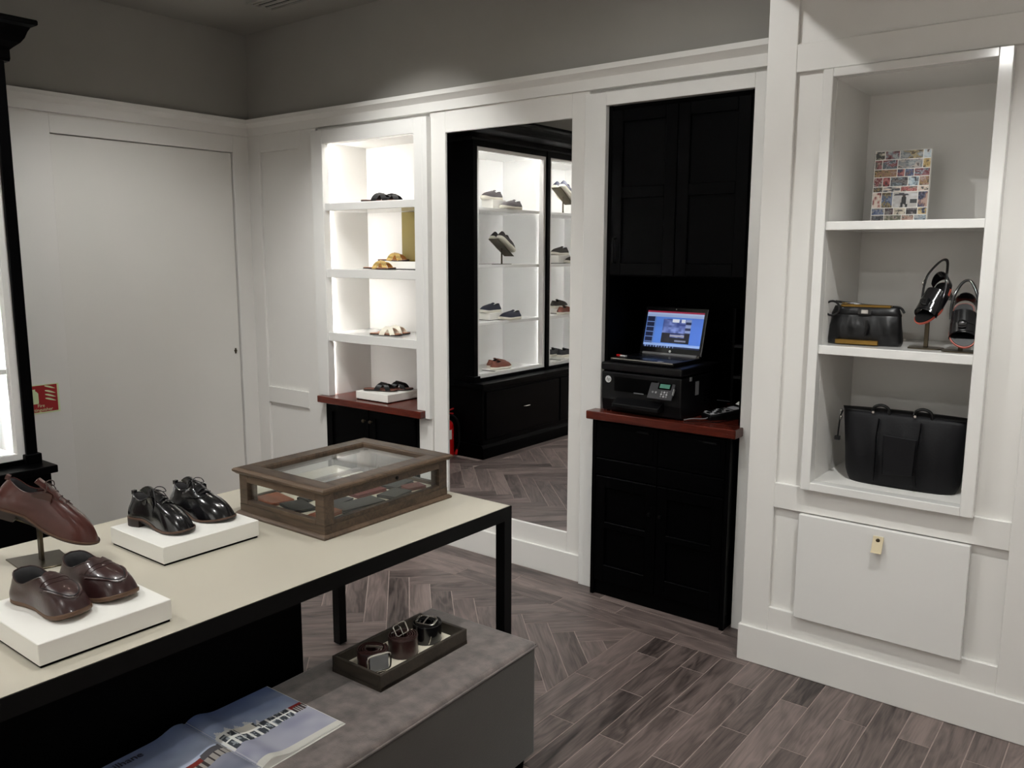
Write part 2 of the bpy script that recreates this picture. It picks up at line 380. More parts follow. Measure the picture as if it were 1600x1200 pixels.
for m_ in range(-6, 7):
    for k in range(-60, 60):
        a, b = a0+(k+12*m_)*PW, b0+k*PW                               # plank along a
        x, y = (a+b)*s2, (b-a)*s2
        if -5.4 < x < -1 and -.5 < y < 3.9: add_plank(x, y, R(-45), PL, reg); add_plank(x, y, R(-45), PL, reg2)
        av, bv = a+PL, b+PW-PL                                        # its partner along b
        x, y = (av+PW+bv)*s2, (bv-av-PW)*s2
        if -5.4 < x < -1 and -.5 < y < 3.9: add_plank(x, y, R(45), PL, reg); add_plank(x, y, R(45), PL, reg2)
# ---- ceiling and walls
struct(B(XL-.12, XR+.1, YF-.1, 3.6, CEIL, CEIL+.06).build('ceiling', 'ceiling'))
struct(B(XL-.12, XR+.1, YF-.12, YF, 0, CEIL).build('wall_front', 'white'))
struct(B(XR, XR+.12, YF, 3.6, 0, CEIL).build('wall_east', 'white'))
wl = struct(B(XL-.12, XL, YF, 3.5, 2.40, CEIL).build('wall_left', 'grey_wall'))
m = MB().box(XL-.12, XL-.02, YF, 2.12, 0, 2.42).box(XL-.12, XL-.02, 3.225, 3.5, 0, 2.42).box(XL-.12, XL-.02, 2.12, 3.225, 2.224, 2.42)
m.build('panelling', 'white', wl)
B(XL-.02, XL, 1.2, 2.12, 0, 2.34).build('stile', 'white', wl, bevel=.002)
B(XL-.02, XL, 3.225, 3.345, 0, 2.34).build('stile', 'white', wl, bevel=.002)
B(XL-.02, XL, 2.12, 3.225, 2.224, 2.34).build('rail', 'white', wl, bevel=.002)
dr = struct(B(XL-.07, XL-.014, 2.124, 3.219, .006, 2.22).build('door_1', 'door', bevel=.002))
lk = MB().lathe([(.009, 0), (.009, .006), (.006, .007)], 16, (XL-.014, 3.185, .973), 'x'); lk.build('lock_cylinder', 'dark_metal', dr)
B(XL-.014, XL-.0075, 3.181, 3.189, .955, .99).build('lock_plate', 'dark_metal', dr)
# cornice profile (distance from wall, z)
def cornice(name, axis, a0_, a1_, base, sign):
    prof = [(0, 2.425), (.052, 2.425), (.052, 2.402), (.044, 2.396), (.030, 2.384), (.022, 2.376), (.022, 2.328), (.0, 2.326)]
    return struct(MB().extr([(base+sign*d, z) for d, z in prof], axis, a0_, a1_).build(name, 'white'))
cornice('trim_1', 'y', 1.0, 3.36, XL, 1)
cornice('trim_2', 'x', XL-.02, -1.20, 3.345, -1)
struct(B(XL, XL+.016, 1.9, 2.12, 0, .135).build('baseboard_left', 'white', bevel=.002))
# ---- back wall
wb = struct(B(XL-.1, -1.0, 3.352, 3.5, 2.40, CEIL).build('wall_back', 'grey_wall'))
m = MB().box(XL-.1, -4.0, 3.352, 3.5, 0, 2.40).box(-3.2, -2.10, 3.352, 3.5, 0, 2.40).box(-4.0, -3.2, 3.352, 3.5, 2.26, 2.40).box(-2.1, -1.0, 3.352, 3.5, 2.28, 2.40)
m.box(-1.34, -1.0, 3.352, 3.5, 0, 2.28)
m.build('panelling', 'white', wb)
def wbd(name, *b): return B(*b).build(name, 'white', wb, bevel=.002)
wbd('stile', XL, -4.615, 3.335, 3.352, 0, 2.34); wbd('stile', -4.205, -4.06, 3.335, 3.352, 0, 2.34)
for z0, z1 in ((2.224, 2.34), (.632, .735), (0, .16)): wbd('rail', -4.615, -4.205, 3.335, 3.352, z0, z1)
wbd('stile', -3.135, -3.03, 3.335, 3.352, 0, 2.34); wbd('stile', -2.242, -2.145, 3.335, 3.352, 0, 2.34)
for z0, z1 in ((2.216, 2.34), (0, .233)): wbd('rail', -3.03, -2.242, 3.335, 3.352, z0, z1)
struct(B(XL, -4.06, 3.319, 3.335, 0, .135).build('baseboard_back', 'white', bevel=.002))
struct(B(-3.135, -2.15, 3.319, 3.335, 0, .135).build('baseboard_back', 'white', bevel=.002))
mi = MB().box(-3.029, -2.243, 3.343, 3.3515, .234, 2.215).build('wall_mirror', 'mirror', world=True)
tag(mi, 'tall frameless wall mirror set in white panelling between shelf niche and black cabinet', 'mirror')
# ---- panelled projection on the right, with the niche cut into it
wr = struct(MB().box(-1.22, -.985, 3.085, 3.6, 0, CEIL).box(-.465, XR, 3.085, 3.6, 0, CEIL).box(-.985, -.465, 3.085, 3.6, 0, .755).box(-.985, -.465, 3.085, 3.6, 2.215, CEIL).build('wall_right', 'white'))
def wrd(name, *b): return B(*b).build(name, 'white', wr, bevel=.002)
for x0, x1 in ((-1.22, -1.112), (-.328, -.20), (.62, .75), (1.55, 1.68)): wrd('stile', x0, x1, 3.068, 3.085, 0, CEIL)
for x0, x1 in ((-1.112, -.328), (-.20, .62), (.75, 1.55)):
    for z0, z1 in ((0, .242), (.645, .742), (2.235, 2.33)): wrd('rail', x0, x1, 3.068, 3.085, z0, z1)
struct(B(-1.226, XR, 3.053, 3.068, 0, .148).build('baseboard_right', 'white', bevel=.0025))
struct(B(-1.226, -1.22, 3.068, 3.30, 0, .148).build('baseboard_right', 'white', bevel=.0025))

# ================================================================== LAMPS AND CEILING
lab = ['over the front half of the display table', 'in front of the mirror and dark cabinet', 'near the flush white door', 'left of the two behind the table',
       'beside the dark shelving at the far left', 'behind the viewer over the open floor', 'in front of the right-hand niche', 'over the open floor on the right', 'washing the glowing shelf niche',
       'left of three added as fill on the wall behind the viewer', 'middle of three added as fill on the wall behind the viewer', 'right of three added as fill on the wall behind the viewer', 'added as fill on the far right side wall']
for (x, y, *_), l in zip(LAMPS, lab):
    t = thing('ceiling_downlight', 'round white ceiling downlight '+l, 'downlight', (x, y, CEIL-.028), 0, 'ceiling downlights')
    MB().lathe([(.046, .028), (.058, .028), (.06, .02), (.058, .0), (.048, 0), (.046, .012)], 28).build('trim_ring', 'white', t, smooth=True)
    MB().lathe([(.045, .012), (.045, .027)], 24).build('lens', 'lamp_glow', t)
t = thing('light_shield', 'long white light shield hanging from the ceiling above the table', 'light shield', (-1.65, 1.6, CEIL-.12))
MB().cbox((.105, 0, .06), (.012, 3.2, .12)).build('skirt', 'white', t, bevel=.002)
MB().cbox((.0, 0, .117), (.20, 3.2, .006)).build('mounting_plate', 'white', t)
t = thing('ceiling_vent', 'slotted grey air vent set flush in the ceiling near the corner', 'vent', (-3.86, 3.02, CEIL-.008))
fr = MB().box(-.26, .26, -.085, -.07, -.004, .008).box(-.26, .26, .07, .085, -.004, .008).box(-.26, -.245, -.07, .07, -.004, .008).box(.245, .26, -.07, .07, -.004, .008)
fr.build('frame', 'ceiling', t)
B(-.245, .245, -.07, .07, .0062, .0078).build('dark_slot', 'black_matte', t)
for k in range(3):
    y = -.042+k*.042; MB().extr([(y-.008, -.002), (y+.006, -.002), (y+.003, .005), (y-.011, .005)], 'x', -.245, .245).build('louvre', 'ceiling', t)
# ================================================================== DARK DISPLAY SHELVING (left, seen in the mirror)
FX = -4.257
ul = thing('display_shelving', 'tall black display shelving with crown moulding and two glowing white shoe bays', 'shelving', (-4.4, .8, 0))
U0, U1 = -.30, 1.722                                   # y extent
def up_(name, mb, m_='black', parent=ul, **k): return mb.build(name, m_, parent, world=True, **k)
BAYS = [(.755, 1.672), (-.21, .707)]
Zb, Zt = .622, 2.405
up_('end_panel', B(XL+.002, FX+.03, 1.672, U1, .598, 2.45), bevel=.003)
up_('end_panel', B(XL+.002, FX+.03, U0, -.21, .598, 2.45), bevel=.003)
up_('divider', B(XL+.002, FX+.03, .707, .755, .598, 2.45), bevel=.003)
for y0, y1 in BAYS:
    up_('frieze', B(XL+.002, FX+.022, y0, y1, Zt, 2.45)); up_('bottom_rail', B(XL+.002, FX+.022, y0, y1, .598, Zb))
up_('corner_block', B(FX-.05, FX+.045, 1.66, U1+.012, .598, .645), bevel=.003)
cp = [(-.46, 2.45), (.032, 2.45), (.036, 2.462), (.036, 2.50), (.05, 2.51), (.06, 2.516), (.082, 2.53), (.1, 2.55), (.112, 2.575), (.125, 2.592), (.15, 2.60), (.155, 2.604), (.155, 2.618), (.15, 2.624), (-.46, 2.64)]
# crown: profile swept along the front, mitred round the end
rs = []
for d, z in cp: rs.append([(XL+.002, U1+max(d, .0)*.66, z), (FX+d if d > -.4 else XL+.002, U1+max(d, 0)*.66, z), (FX+d if d > -.4 else XL+.002, U0, z), (XL+.002, U0, z)])
up_('crown_moulding', MB().rings(rs, True, True, True))
up_('ledge', B(XL+.002, FX+.15, U0, U1+.036, .562, .598), bevel=.003)
up_('base_body', B(XL+.002, FX+.125, U0, U1+.012, .11, .562))
up_('plinth', MB().extr([(XL+.002, 0), (FX+.142, 0), (FX+.142, .085), (FX+.134, .10), (FX+.125, .11), (XL+.002, .11)], 'y', U0, U1+.03))
for y0, y1 in ((.70, 1.70), (-.28, .68)):
    d = up_('drawer_front', B(FX+.125, FX+.137, y0, y1, .15, .53), bevel=.002)
    h = MB().tube([(FX+.137, (y0+y1)/2-.04, .36), (FX+.16, (y0+y1)/2-.04, .36), (FX+.165, (y0+y1)/2-.03, .36), (FX+.165, (y0+y1)/2+.03, .36), (FX+.16, (y0+y1)/2+.04, .36), (FX+.137, (y0+y1)/2+.04, .36)], .004)
    up_('handle', h, 'silver', d)
SHZ = [1.055, 1.512, 1.958]
for y0, y1 in BAYS:
    D0 = XL+.02
    box = MB().box(D0, D0+.012, y0, y1, Zb, Zt).box(D0, FX, y0, y0+.014, Zb, Zt).box(D0, FX, y1-.014, y1, Zb, Zt).box(D0, FX, y0, y1, Zb, Zb+.014).box(D0, FX, y0, y1, Zt-.014, Zt)
    up_('white_lining', box, 'shelf_glass')
    fr = MB().box(FX-.018, FX+.012, y0, y0+.034, Zb, Zt).box(FX-.018, FX+.012, y1-.034, y1, Zb, Zt).box(FX-.018, FX+.012, y0+.034, y1-.034, Zb, Zb+.028).box(FX-.018, FX+.012, y0+.034, y1-.034, Zt-.028, Zt)
    fr.box(FX-.034, FX-.018, y0+.0245, y0+.034, Zb+.028, Zt-.028).box(FX-.034, FX-.018, y1-.034, y1-.0245, Zb+.028, Zt-.028)
    up_('white_frame', fr, 'white_gloss')
    for z in SHZ: up_('shelf', B(D0+.012, FX-.03, y0+.014, y1-.014, z-.024, z), 'shelf_glass', bevel=.002)
    up_('led_strip', B(FX-.034, FX-.022, y0+.08, y1-.08, Zt-.0175, Zt-.0145), 'led')
    for yy in (y0+.0145, y1-.0235): up_('led_strip', B(FX-.0225, FX-.0185, yy, yy+.009, Zb+.03, Zt-.03), 'led_soft')
# ================================================================== BACK SHELF NICHE
NF, NB = 3.30, 3.66
x0, x1 = -3.968, -3.226
nu = thing('shelf_niche', 'white lacquered shelf niche with three shelves glowing from within, left of the mirror', 'shelf', (-3.6, 3.48, .742))
def np_(name, mb, m_='white_gloss', parent=nu, **k): return mb.build(name, m_, parent, world=True, **k)
np_('frame', MB().box(-4.066, x0, NF, 3.352, .742, 2.305).box(x1, -3.165, NF, 3.352, .742, 2.305).box(-3.165, -3.13, NF, 3.352, .70, 2.305).box(x0, x1, NF, 3.352, 2.226, 2.305), bevel=.002)
np_('lining', MB().box(x0-.026, x0-.014, 3.334, NB, .742, 2.25).box(x1+.014, x1+.024, 3.334, NB, .742, 2.25).box(x0-.026, x1+.024, NB, NB+.012, .742, 2.25).box(x0-.026, x1+.024, 3.334, NB, 2.238, 2.25), 'white')
SH = [(1.845, 1.888), (1.457, 1.507), (1.077, 1.129)]
for z0, z1 in SH: np_('shelf', B(x0-.014, x1+.014, NF+.012, NB, z0, z1), bevel=.002)
zs = [(.75, 1.07), (1.135, 1.45), (1.512, 1.84), (1.894, 2.22)]
for (z0, z1), lm in zip(zs, ('led_low', 'led', 'led', 'led')): np_('led_strip', B(x0-.0135, x0-.008, 3.3525, 3.3555, z0, z1), lm)
np_('led_strip', B(x0+.02, x1-.02, 3.356, 3.366, 2.2345, 2.2375), 'led_low')
ct = MB().box(-4.036, -3.165, 3.262, NB, .702, .742).build('counter_top', 'redwood', world=True, bevel=.003)
tag(ct, 'polished red-brown wooden counter slab below the glowing shelf niche', 'counter top')
lc = thing('low_cabinet', 'low black cabinet with two doors under the shelf niche counter', 'cabinet', (-3.6, 3.48, 0))
B(-4.0, -3.232, 3.306, NB, 0, .702).build('body', 'black', lc, world=True)
for a, b in ((-3.992, -3.62), (-3.612, -3.24)):
    d = MB().box(a, b, 3.296, 3.306, .08, .125).box(a, b, 3.296, 3.306, .65, .692).box(a, a+.05, 3.296, 3.306, .125, .65).box(b-.05, b, 3.296, 3.306, .125, .65).build('door', 'black', lc, world=True)
    kx = b-.025 if a < -3.8 else a+.025
    MB().lathe([(.004, 0), (.004, -.012), (.010, -.016), (.010, -.022), (.004, -.026)], 14, (kx, 3.296, .63), 'y').build('knob', 'dark_metal', d, world=True, smooth=True)
for a, b in ((-4.066, -4.0), (-3.232, -3.13)): struct(B(a, b, 3.322, 3.352, 0, .70).build('trim_3', 'white', bevel=.002))
# ================================================================== BLACK CABINET
struct(MB().box(-2.15, -2.04, 3.302, 3.352, 0, 2.306).box(-1.358, -1.20, 3.302, 3.352, 0, 2.306).box(-2.04, -1.358, 3.302, 3.352, 2.248, 2.306).build('trim_4', 'white_gloss', bevel=.002))
uc = thing('wall_cabinet', 'tall black wall cabinet with two panelled doors above the open computer niche', 'cabinet', (-1.7, 3.5, .887))
def uc_(name, mb, m_='black', parent=uc, **k): return mb.build(name, m_, parent, world=True, **k)
CB = 3.86
uc_('carcass', MB().box(-2.04, -2.022, 3.33, CB, .888, 2.248).box(-1.376, -1.358, 3.33, CB, .888, 2.248).box(-2.04, -1.358, CB, CB+.015, .888, 2.248).box(-2.022, -1.376, 3.34, CB, 1.50, 1.52).box(-2.022, -1.376, 3.34, CB, 2.23, 2.248), 'black_matte')
for a, b in ((-2.02, -1.70), (-1.696, -1.378)):
    fr = MB().box(a, a+.055, 3.326, 3.346, 1.505, 2.228).box(b-.055, b, 3.326, 3.346, 1.505, 2.228)
    for z0, z1 in ((1.505, 1.56), (1.845, 1.895), (2.175, 2.228)): fr.box(a+.055, b-.055, 3.326, 3.346, z0, z1)
    d = uc_('door', fr, bevel=.002)
    for z0, z1 in ((1.56, 1.845), (1.895, 2.175)): uc_('door_panel', B(a+.055, b-.055, 3.337, 3.344, z0, z1), parent=d)
    if a < -1.9: uc_('handle', MB().tube([(a+.028, 3.326, 1.56), (a+.028, 3.305, 1.565), (a+.028, 3.303, 1.585), (a+.028, 3.303, 1.645), (a+.028, 3.305, 1.665), (a+.028, 3.326, 1.67)], .005), 'black_metal', d, smooth=True)
for z in (1.05, 1.19): uc_('side_shelf', B(-1.50, -1.376, 3.55, CB, z, z+.012), 'plastic')
uc_('shelf_divider', B(-1.512, -1.50, 3.55, CB, .888, 1.36), 'black_matte')
ct = MB().box(-2.067, -1.341, 3.220, 3.302, .849, .887).box(-2.04, -1.358, 3.302, CB, .849, .887).build('counter_top', 'redwood', world=True, bevel=.003)
tag(ct, 'red-brown wooden counter slab carrying the printer in the dark cabinet', 'counter top')
bc = thing('base_cabinet', 'black base cabinet with drawer row and two panelled doors beneath the printer', 'cabinet', (-1.7, 3.5, 0))
def bc_(name, mb, m_='black', parent=bc, **k): return mb.build(name, m_, parent, world=True, **k)
bc_('body', B(-2.042, -1.372, 3.262, 3.80, .06, .849)); bc_('plinth', B(-2.042, -1.372, 3.264, 3.80, 0, .06), 'black_matte')
bc_('leg_panel', B(-2.045, -2.027, 3.245, 3.262, 0, .849), bevel=.002); bc_('leg_panel', B(-1.39, -1.370, 3.245, 3.262, 0, .849), bevel=.002)
for a, b in ((-2.024, -1.71), (-1.706, -1.393)):
    d = bc_('drawer', B(a, b, 3.247, 3.262, .672, .838), bevel=.002)
    bc_('drawer_panel', MB().box(a+.02, b-.02, 3.244, 3.247, .69, .82), parent=d)
    bc_('tab_pull', B((a+b)/2+.06, (a+b)/2+.12, 3.236, 3.247, .812, .82), 'black_metal', d)
    bc_('drawer', B(a, b, 3.247, 3.262, .588, .666), bevel=.002)
    fr = MB().box(a, a+.05, 3.247, 3.262, .075, .582).box(b-.05, b, 3.247, 3.262, .075, .582)
    for z0, z1 in ((.075, .155), (.335, .365), (.53, .582)): fr.box(a+.05, b-.05, 3.247, 3.262, z0, z1)
    d = bc_('door', fr, bevel=.002)
    kx = b-.025 if a < -1.9 else a+.025
    bc_('knob', MB().lathe([(.004, 0), (.004, -.01), (.008, -.013), (.007, -.02)], 12, (kx, 3.247, .45), 'y'), 'black_metal', d, smooth=True)
# ================================================================== RIGHT NICHE AND DRAWER
rn = thing('shelf_niche', 'white framed shelf niche with two shelves holding the handbags, on the right', 'shelf', (-.72, 3.3, .742))
def rn_(name, mb, m_='white_gloss', parent=rn, **k): return mb.build(name, m_, parent, world=True, **k)
rx0, rx1, RB = -.972, -.476, 3.49
rn_('frame', MB().box(-1.006, rx0, 3.036, 3.085, .742, 2.228).box(rx1, -.436, 3.036, 3.085, .742, 2.228).box(rx0, rx1, 3.036, 3.085, .742, .772).box(rx0, rx1, 3.036, 3.085, 2.200, 2.228), bevel=.002)
rn_('lining', MB().box(rx0-.012, rx0, 3.085, RB, .756, 2.214).box(rx1, rx1+.01, 3.085, RB, .756, 2.214).box(rx0-.012, rx1+.01, RB, RB+.012, .756, 2.214).box(rx0, rx1, 3.085, RB, .757, .772).box(rx0, rx1, 3.085, RB, 2.2, 2.214), 'white')
for z0, z1 in ((1.247, 1.279), (1.684, 1.714)): rn_('shelf', B(rx0, rx1, 3.046, RB, z0, z1), bevel=.002)
dw = thing('wall_drawer', 'flat white drawer front with a beige leather tab below the handbag niche', 'cabinet', (-.72, 3.07, .238))  # drawer front under the niche, opened by its tab
B(-1.008, -.436, 3.046, 3.068, .238, .643).build('front', 'white_gloss', dw, world=True, bevel=.002)
tp = MB().rings([[(x, y, z) for x in (-.7405, -.7055)] + [(x, y-.004, z) for x in (-.7055, -.7405)] for y, z in ((3.046, .617), (3.044, .606), (3.036, .592), (3.030, .574), (3.026, .566), (3.020, .563))], True, True, True)
pt = tp.build('leather_tab', 'leather_tab', dw, world=True, smooth=True)
MB().lathe([(.007, 0), (.007, -.004), (.004, -.006)], 16, (-.723, 3.041, .604), 'y').build('rivet', 'dark_metal', pt, world=True, smooth=True)
# ================================================================== DISPLAY TABLE AND OTTOMAN
TZ = .755
tb = thing('display_table', 'long display table with beige top and slim black metal frame', 'table', (-2.14, 1.1, 0))
def tb_(name, mb, m_='black_metal', parent=tb, **k): return mb.build(name, m_, parent, world=True, **k)
TX0, TX1, TY0, TY1 = -2.592, -1.69, -.05, 2.178
tb_('tabletop', B(TX0+.004, TX1-.004, TY0+.004, TY1-.004, .735, TZ), 'beige')
fr = MB().box(TX0, TX0+.004, TY0, TY1, .708, TZ-.001).box(TX1-.004, TX1, TY0, TY1, .708, TZ-.001).box(TX0, TX1, TY0, TY0+.004, .708, TZ-.001).box(TX0, TX1, TY1-.004, TY1, .708, TZ-.001)
fr.box(TX0+.004, TX0+.04, TY0+.004, TY1-.004, .708, .735).box(TX1-.04, TX1-.004, TY0+.004, TY1-.004, .708, .735).box(TX0+.04, TX1-.04, TY1-.04, TY1-.004, .708, .735).box(TX0+.04, TX1-.04, TY0+.004, TY0+.04, .708, .735)
tb_('rim', fr)
for x in (TX0, TX1-.038):
    for y in (TY0, TY1-.038):
        l = tb_('leg', B(x, x+.038, y, y+.038, .006, .708)); tb_('foot', B(x+.004, x+.034, y+.004, y+.034, 0, .006), 'grey_plastic', l)
tb_('storage_block', B(-2.56, -1.90, TY0+.05, 1.455, .03, .706), 'black_matte', bevel=.003)
tb_('storage_base', B(-2.54, -1.92, TY0+.07, 1.435, 0, .03), 'black_matte')
ot = thing('ottoman', 'long taupe velvet ottoman bench pushed against the display table', 'ottoman', (-1.649, 1.968, 0), R(1.5))
OW, OL, OH = .43, 1.42, .42
bd = B(-OW/2, OW/2, -OL, 0, .045, OH-.012).build('upholstered_body', 'velvet_shaded', ot, bevel=.012, seg=3, smooth=True)
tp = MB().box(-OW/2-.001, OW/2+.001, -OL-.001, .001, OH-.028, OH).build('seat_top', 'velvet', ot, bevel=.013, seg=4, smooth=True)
pp = [(-OW/2-.002, -OL-.002), (OW/2+.002, -OL-.002), (OW/2+.002, .002), (-OW/2-.002, .002)]
path = [(a[0]+(b[0]-a[0])*k/20, a[1]+(b[1]-a[1])*k/20, OH-.014) for a, b in zip(pp, pp[1:]+pp[:1]) for k in range(20)]
MB().tube(path, .003, 6, closed=True).build('piping', 'velvet', tp, smooth=True)
for x in (-.18, .18):
    for y in (-OL+.05, -.05): MB().lathe([(.018, 0), (.024, .05)], 12, (x, y, 0)).build('leg', 'black_matte', ot)
# ---- tray with belts
tr = thing('wooden_tray', 'narrow dark wooden tray holding three rolled belts on the ottoman', 'tray', (-1.685, 1.645, OH), R(1))
TW, TL, TH, tt = .195, .365, .048, .010
B(-TW/2, TW/2, -TL/2, TL/2, 0, .012).build('base', 'tray_wood', tr)
B(-TW/2+tt, TW/2-tt, -TL/2+tt, TL/2-tt, .012, .014).build('cream_liner', 'cream', tr)
for n_, b in (('long_side', (-TW/2, -TW/2+tt, -TL/2, TL/2)), ('long_side', (TW/2-tt, TW/2, -TL/2, TL/2)), ('short_side', (-TW/2+tt, TW/2-tt, -TL/2, -TL/2+tt)), ('short_side', (-TW/2+tt, TW/2-tt, TL/2-tt, TL/2))):
    B(*b, .012 if n_ == 'short_side' else 0.0005, TH).build(n_, 'tray_wood', tr, bevel=.0012)
def belt(name, label, loc, rotz, leather, edge, kind):
    t = thing(name, label, 'belt', loc, rotz, 'rolled belts in the tray')
    r0, r1, turns, h = .014, .043, 4.2, .058
    n = 120; prof = []
    for k in range(n+1):
        a = 2*math.pi*turns*k/n; r = r0+(r1-r0)*k/n; prof.append((r, a))
    rs = [[(r*math.cos(a), r*math.sin(a), 0), ((r+.0036)*math.cos(a), (r+.0036)*math.sin(a), 0), ((r+.0036)*math.cos(a), (r+.0036)*math.sin(a), h), (r*math.cos(a), r*math.sin(a), h)] for r, a in prof]
    MB().rings(rs, True, True, True).build('strap', leather, t, smooth=True, autosm=40)
    for zz in (.003, h-.003):
        MB().tube([((r+.0038)*math.cos(a), (r+.0038)*math.sin(a), zz) for r, a in prof[85:]], .0005, 4).build('stitching', edge, t)
    bw, bh = .050, .046
    def frame(w_, h_, rr, z): return [(w_/2*math.copysign(abs(math.cos(q))**.35, math.cos(q)), 0, z+h_/2*math.copysign(abs(math.sin(q))**.35, math.sin(q))) for q in [2*math.pi*k/32 for k in range(32)]]
    if kind == 0:      # plate buckle on the outside, facing the aisle
        b = MB().box(-.028, .028, -.052, -.048, .012, .058).build('buckle_plate', 'grey_plastic', t, bevel=.0015, rot=(0, 0, R(60)))
        MB().tube([(x, -.0505, z+.0) for x, y, z in frame(.07, .05, 0, .036)], .0028, 8, closed=True).build('buckle_frame', 'silver', t, smooth=True, rot=(0, 0, R(60)))
        MB().tube([(-.02, -.002, h+.001), (.012, .006, h+.004), (.028, .012, h+.001)], .003, 6, flat=.008).build('keeper_loop', 'silver', t, smooth=True)
    elif kind == 1:    # frame buckle standing up out of the roll
        mt = Matrix.Translation((.004, 0, h-.004)) @ Matrix.Rotation(R(-25), 4, 'Y') @ Matrix.Rotation(R(40), 4, 'Z')
        MB().tube([(x, y, z+.012) for x, y, z in frame(.038, .034, 0, .01)], .0026, 8, closed=True).xf(mt).build('buckle_frame', 'silver', t, smooth=True)
        MB().tube([(0, .0, -.002), (0, -.003, .014), (0, -.004, .030)], .0022, 8).xf(mt).build('prong', 'silver', t, smooth=True)
        MB().tube([(-.032, -.006, h+.001), (-.004, -.002, h+.018), (-.016, .0, h+.03)], .0015, 6, flat=.007).build('strap_tip', leather, t, smooth=True)
    else:
        mt = Matrix.Translation((.0, .0, h+.003)) @ Matrix.Rotation(R(12), 4, 'X')
        MB().tube([(x, z, 0) for x, y, z in frame(.06, .04, 0, 0)], .003, 8, closed=True).xf(mt).build('buckle_frame', 'silver', t, smooth=True)
        MB().tube([(0, -.02, .002), (0, .0, .004), (0, .022, .002)], .0022, 8).xf(mt).build('prong', 'silver', t, smooth=True)
        MB().tube([(.034, -.022, h-.004), (.03, -.032, .018), (.026, -.034, .004)], .002, 6).build('hook', 'silver', t, smooth=True)
    return t
by = [1.645+d for d in (-.115, .0, .108)]
M['grey_leather'] = mat('grey_belt_leather', (112, 106, 100), .4, var=.1, scale=30)
belt('rolled_belt', 'rolled belt with grey plate buckle at the near end of the tray', (-1.688, by[0], OH+.014), R(10), 'dark_brown_leather', 'lace', 0)
belt('rolled_belt', 'brown rolled belt with upright silver buckle in the middle of the tray', (-1.682, by[1], OH+.014), R(20), 'dark_brown_leather', 'brown_lace', 1)
belt('rolled_belt', 'black rolled belt with silver frame buckle at the far end of the tray', (-1.688, by[2], OH+.014), R(15), 'black_leather', 'lace', 2)
# ---- open magazine
mg = thing('open_magazine', 'open glossy magazine with a seaside building photo on the ottoman', 'magazine', (-1.69, 1.045, OH), R(1.5))
PWd, PHt = .25, .305
def page_z(u): return .004+.013*math.exp(-((u-.12)/.13)**2)*(1 if u > .02 else .6)+.004*(1-u)
def pg_pos(side, lift=0):
    def f(u, v):
        uu = u if side > 0 else 1-u
        return (PHt/2-v*PHt, side*uu*PWd*.99, page_z(uu)+lift+.001)
    return f
def hsh(i, j): return (math.sin(i*127.1+j*311.7)*43758.5453) % 1
def vnoise(x, y):
    i, j = math.floor(x), math.floor(y); fx, fy = x-i, y-j; fx = fx*fx*(3-2*fx); fy = fy*fy*(3-2*fy)
    return (hsh(i, j)*(1-fx)+hsh(i+1, j)*fx)*(1-fy)+(hsh(i, j+1)*(1-fx)+hsh(i+1, j+1)*fx)*fy
def mixc(a, b, t): return tuple(p+(q-p)*t for p, q in zip(a, b))
def sky(u, v):
    n = vnoise(u*3, v*5+u*2)*.6+vnoise(u*8, v*12)*.3
    c = mixc((196, 206, 226), (86, 104, 150), sstep(.3, 1.1, v+.35*(n-.5)))
    return mixc(c, (146, 150, 172), max(0, n-.45)*1.4)
def right_page(u, v):
    if v < .07: return (214, 212, 204)
    hz = .36+.10*u                                  # lower line of the building
    top = .60+.02*u if u < .45 else .56
    if v < hz-.02: return mixc((150, 152, 172), (190, 190, 200), vnoise(u*6, v*9)*.8)
    if v < top and u > .02:
        k = (v-hz)/(top-hz)
        if u > .84: return (150, 58, 56) if k > .55 else ((70, 62, 64) if int(u*60) % 2 else (176, 170, 168))
        if .22 < u < .42 and k > .45: return (246, 242, 232)
        if int(u*44) % 4 == 0 or .42 < k < .52 or k > .9: return (234, 234, 230)
        return (74, 78, 84) if vnoise(u*50, v*40) > .35 else (150, 156, 160)
    if u < .5 and v < top+.06 and abs((u*9) % 1-.5) < (top+.06-v)*6: return (220, 222, 226)
    return sky(u, v)
def left_page(u, v):
    if v < .30+.05*u: return mixc((168, 170, 186), (120, 124, 140), vnoise(u*9, v*9))
    if u > .45 and v < .46+.1*(u-.45):
        if v > .42: return (132, 56, 50) if u < .75 else (90, 88, 92)
        return (170, 164, 158) if int(u*50) % 3 else (72, 66, 66)
    return sky(u+1.3, v*.9)
for side, nm, fn in ((1, 'right_page', right_page), (-1, 'left_page', left_page)):
    printed(nm, 70, 56, pg_pos(side), fn, 'print_gloss', mg)
    rs = []
    for k in range(21):
        u = k/20; z = page_z(u); rs.append([(-PHt/2-.001, side*u*PWd, .0012), (PHt/2+.001, side*u*PWd, .0012), (PHt/2+.001, side*u*PWd, z), (-PHt/2-.001, side*u*PWd, z)])
    MB().rings(rs, True, True, True).build('page_block', 'paper', mg)
B(-PHt/2-.003, PHt/2+.003, -PWd-.003, PWd+.003, 0, .0012).build('cover', 'paper', mg)
text('headline', 'ilhane', .03, 'navy_suede', mg, (-.125, -.165, .0085), (0, 0, R(90)))
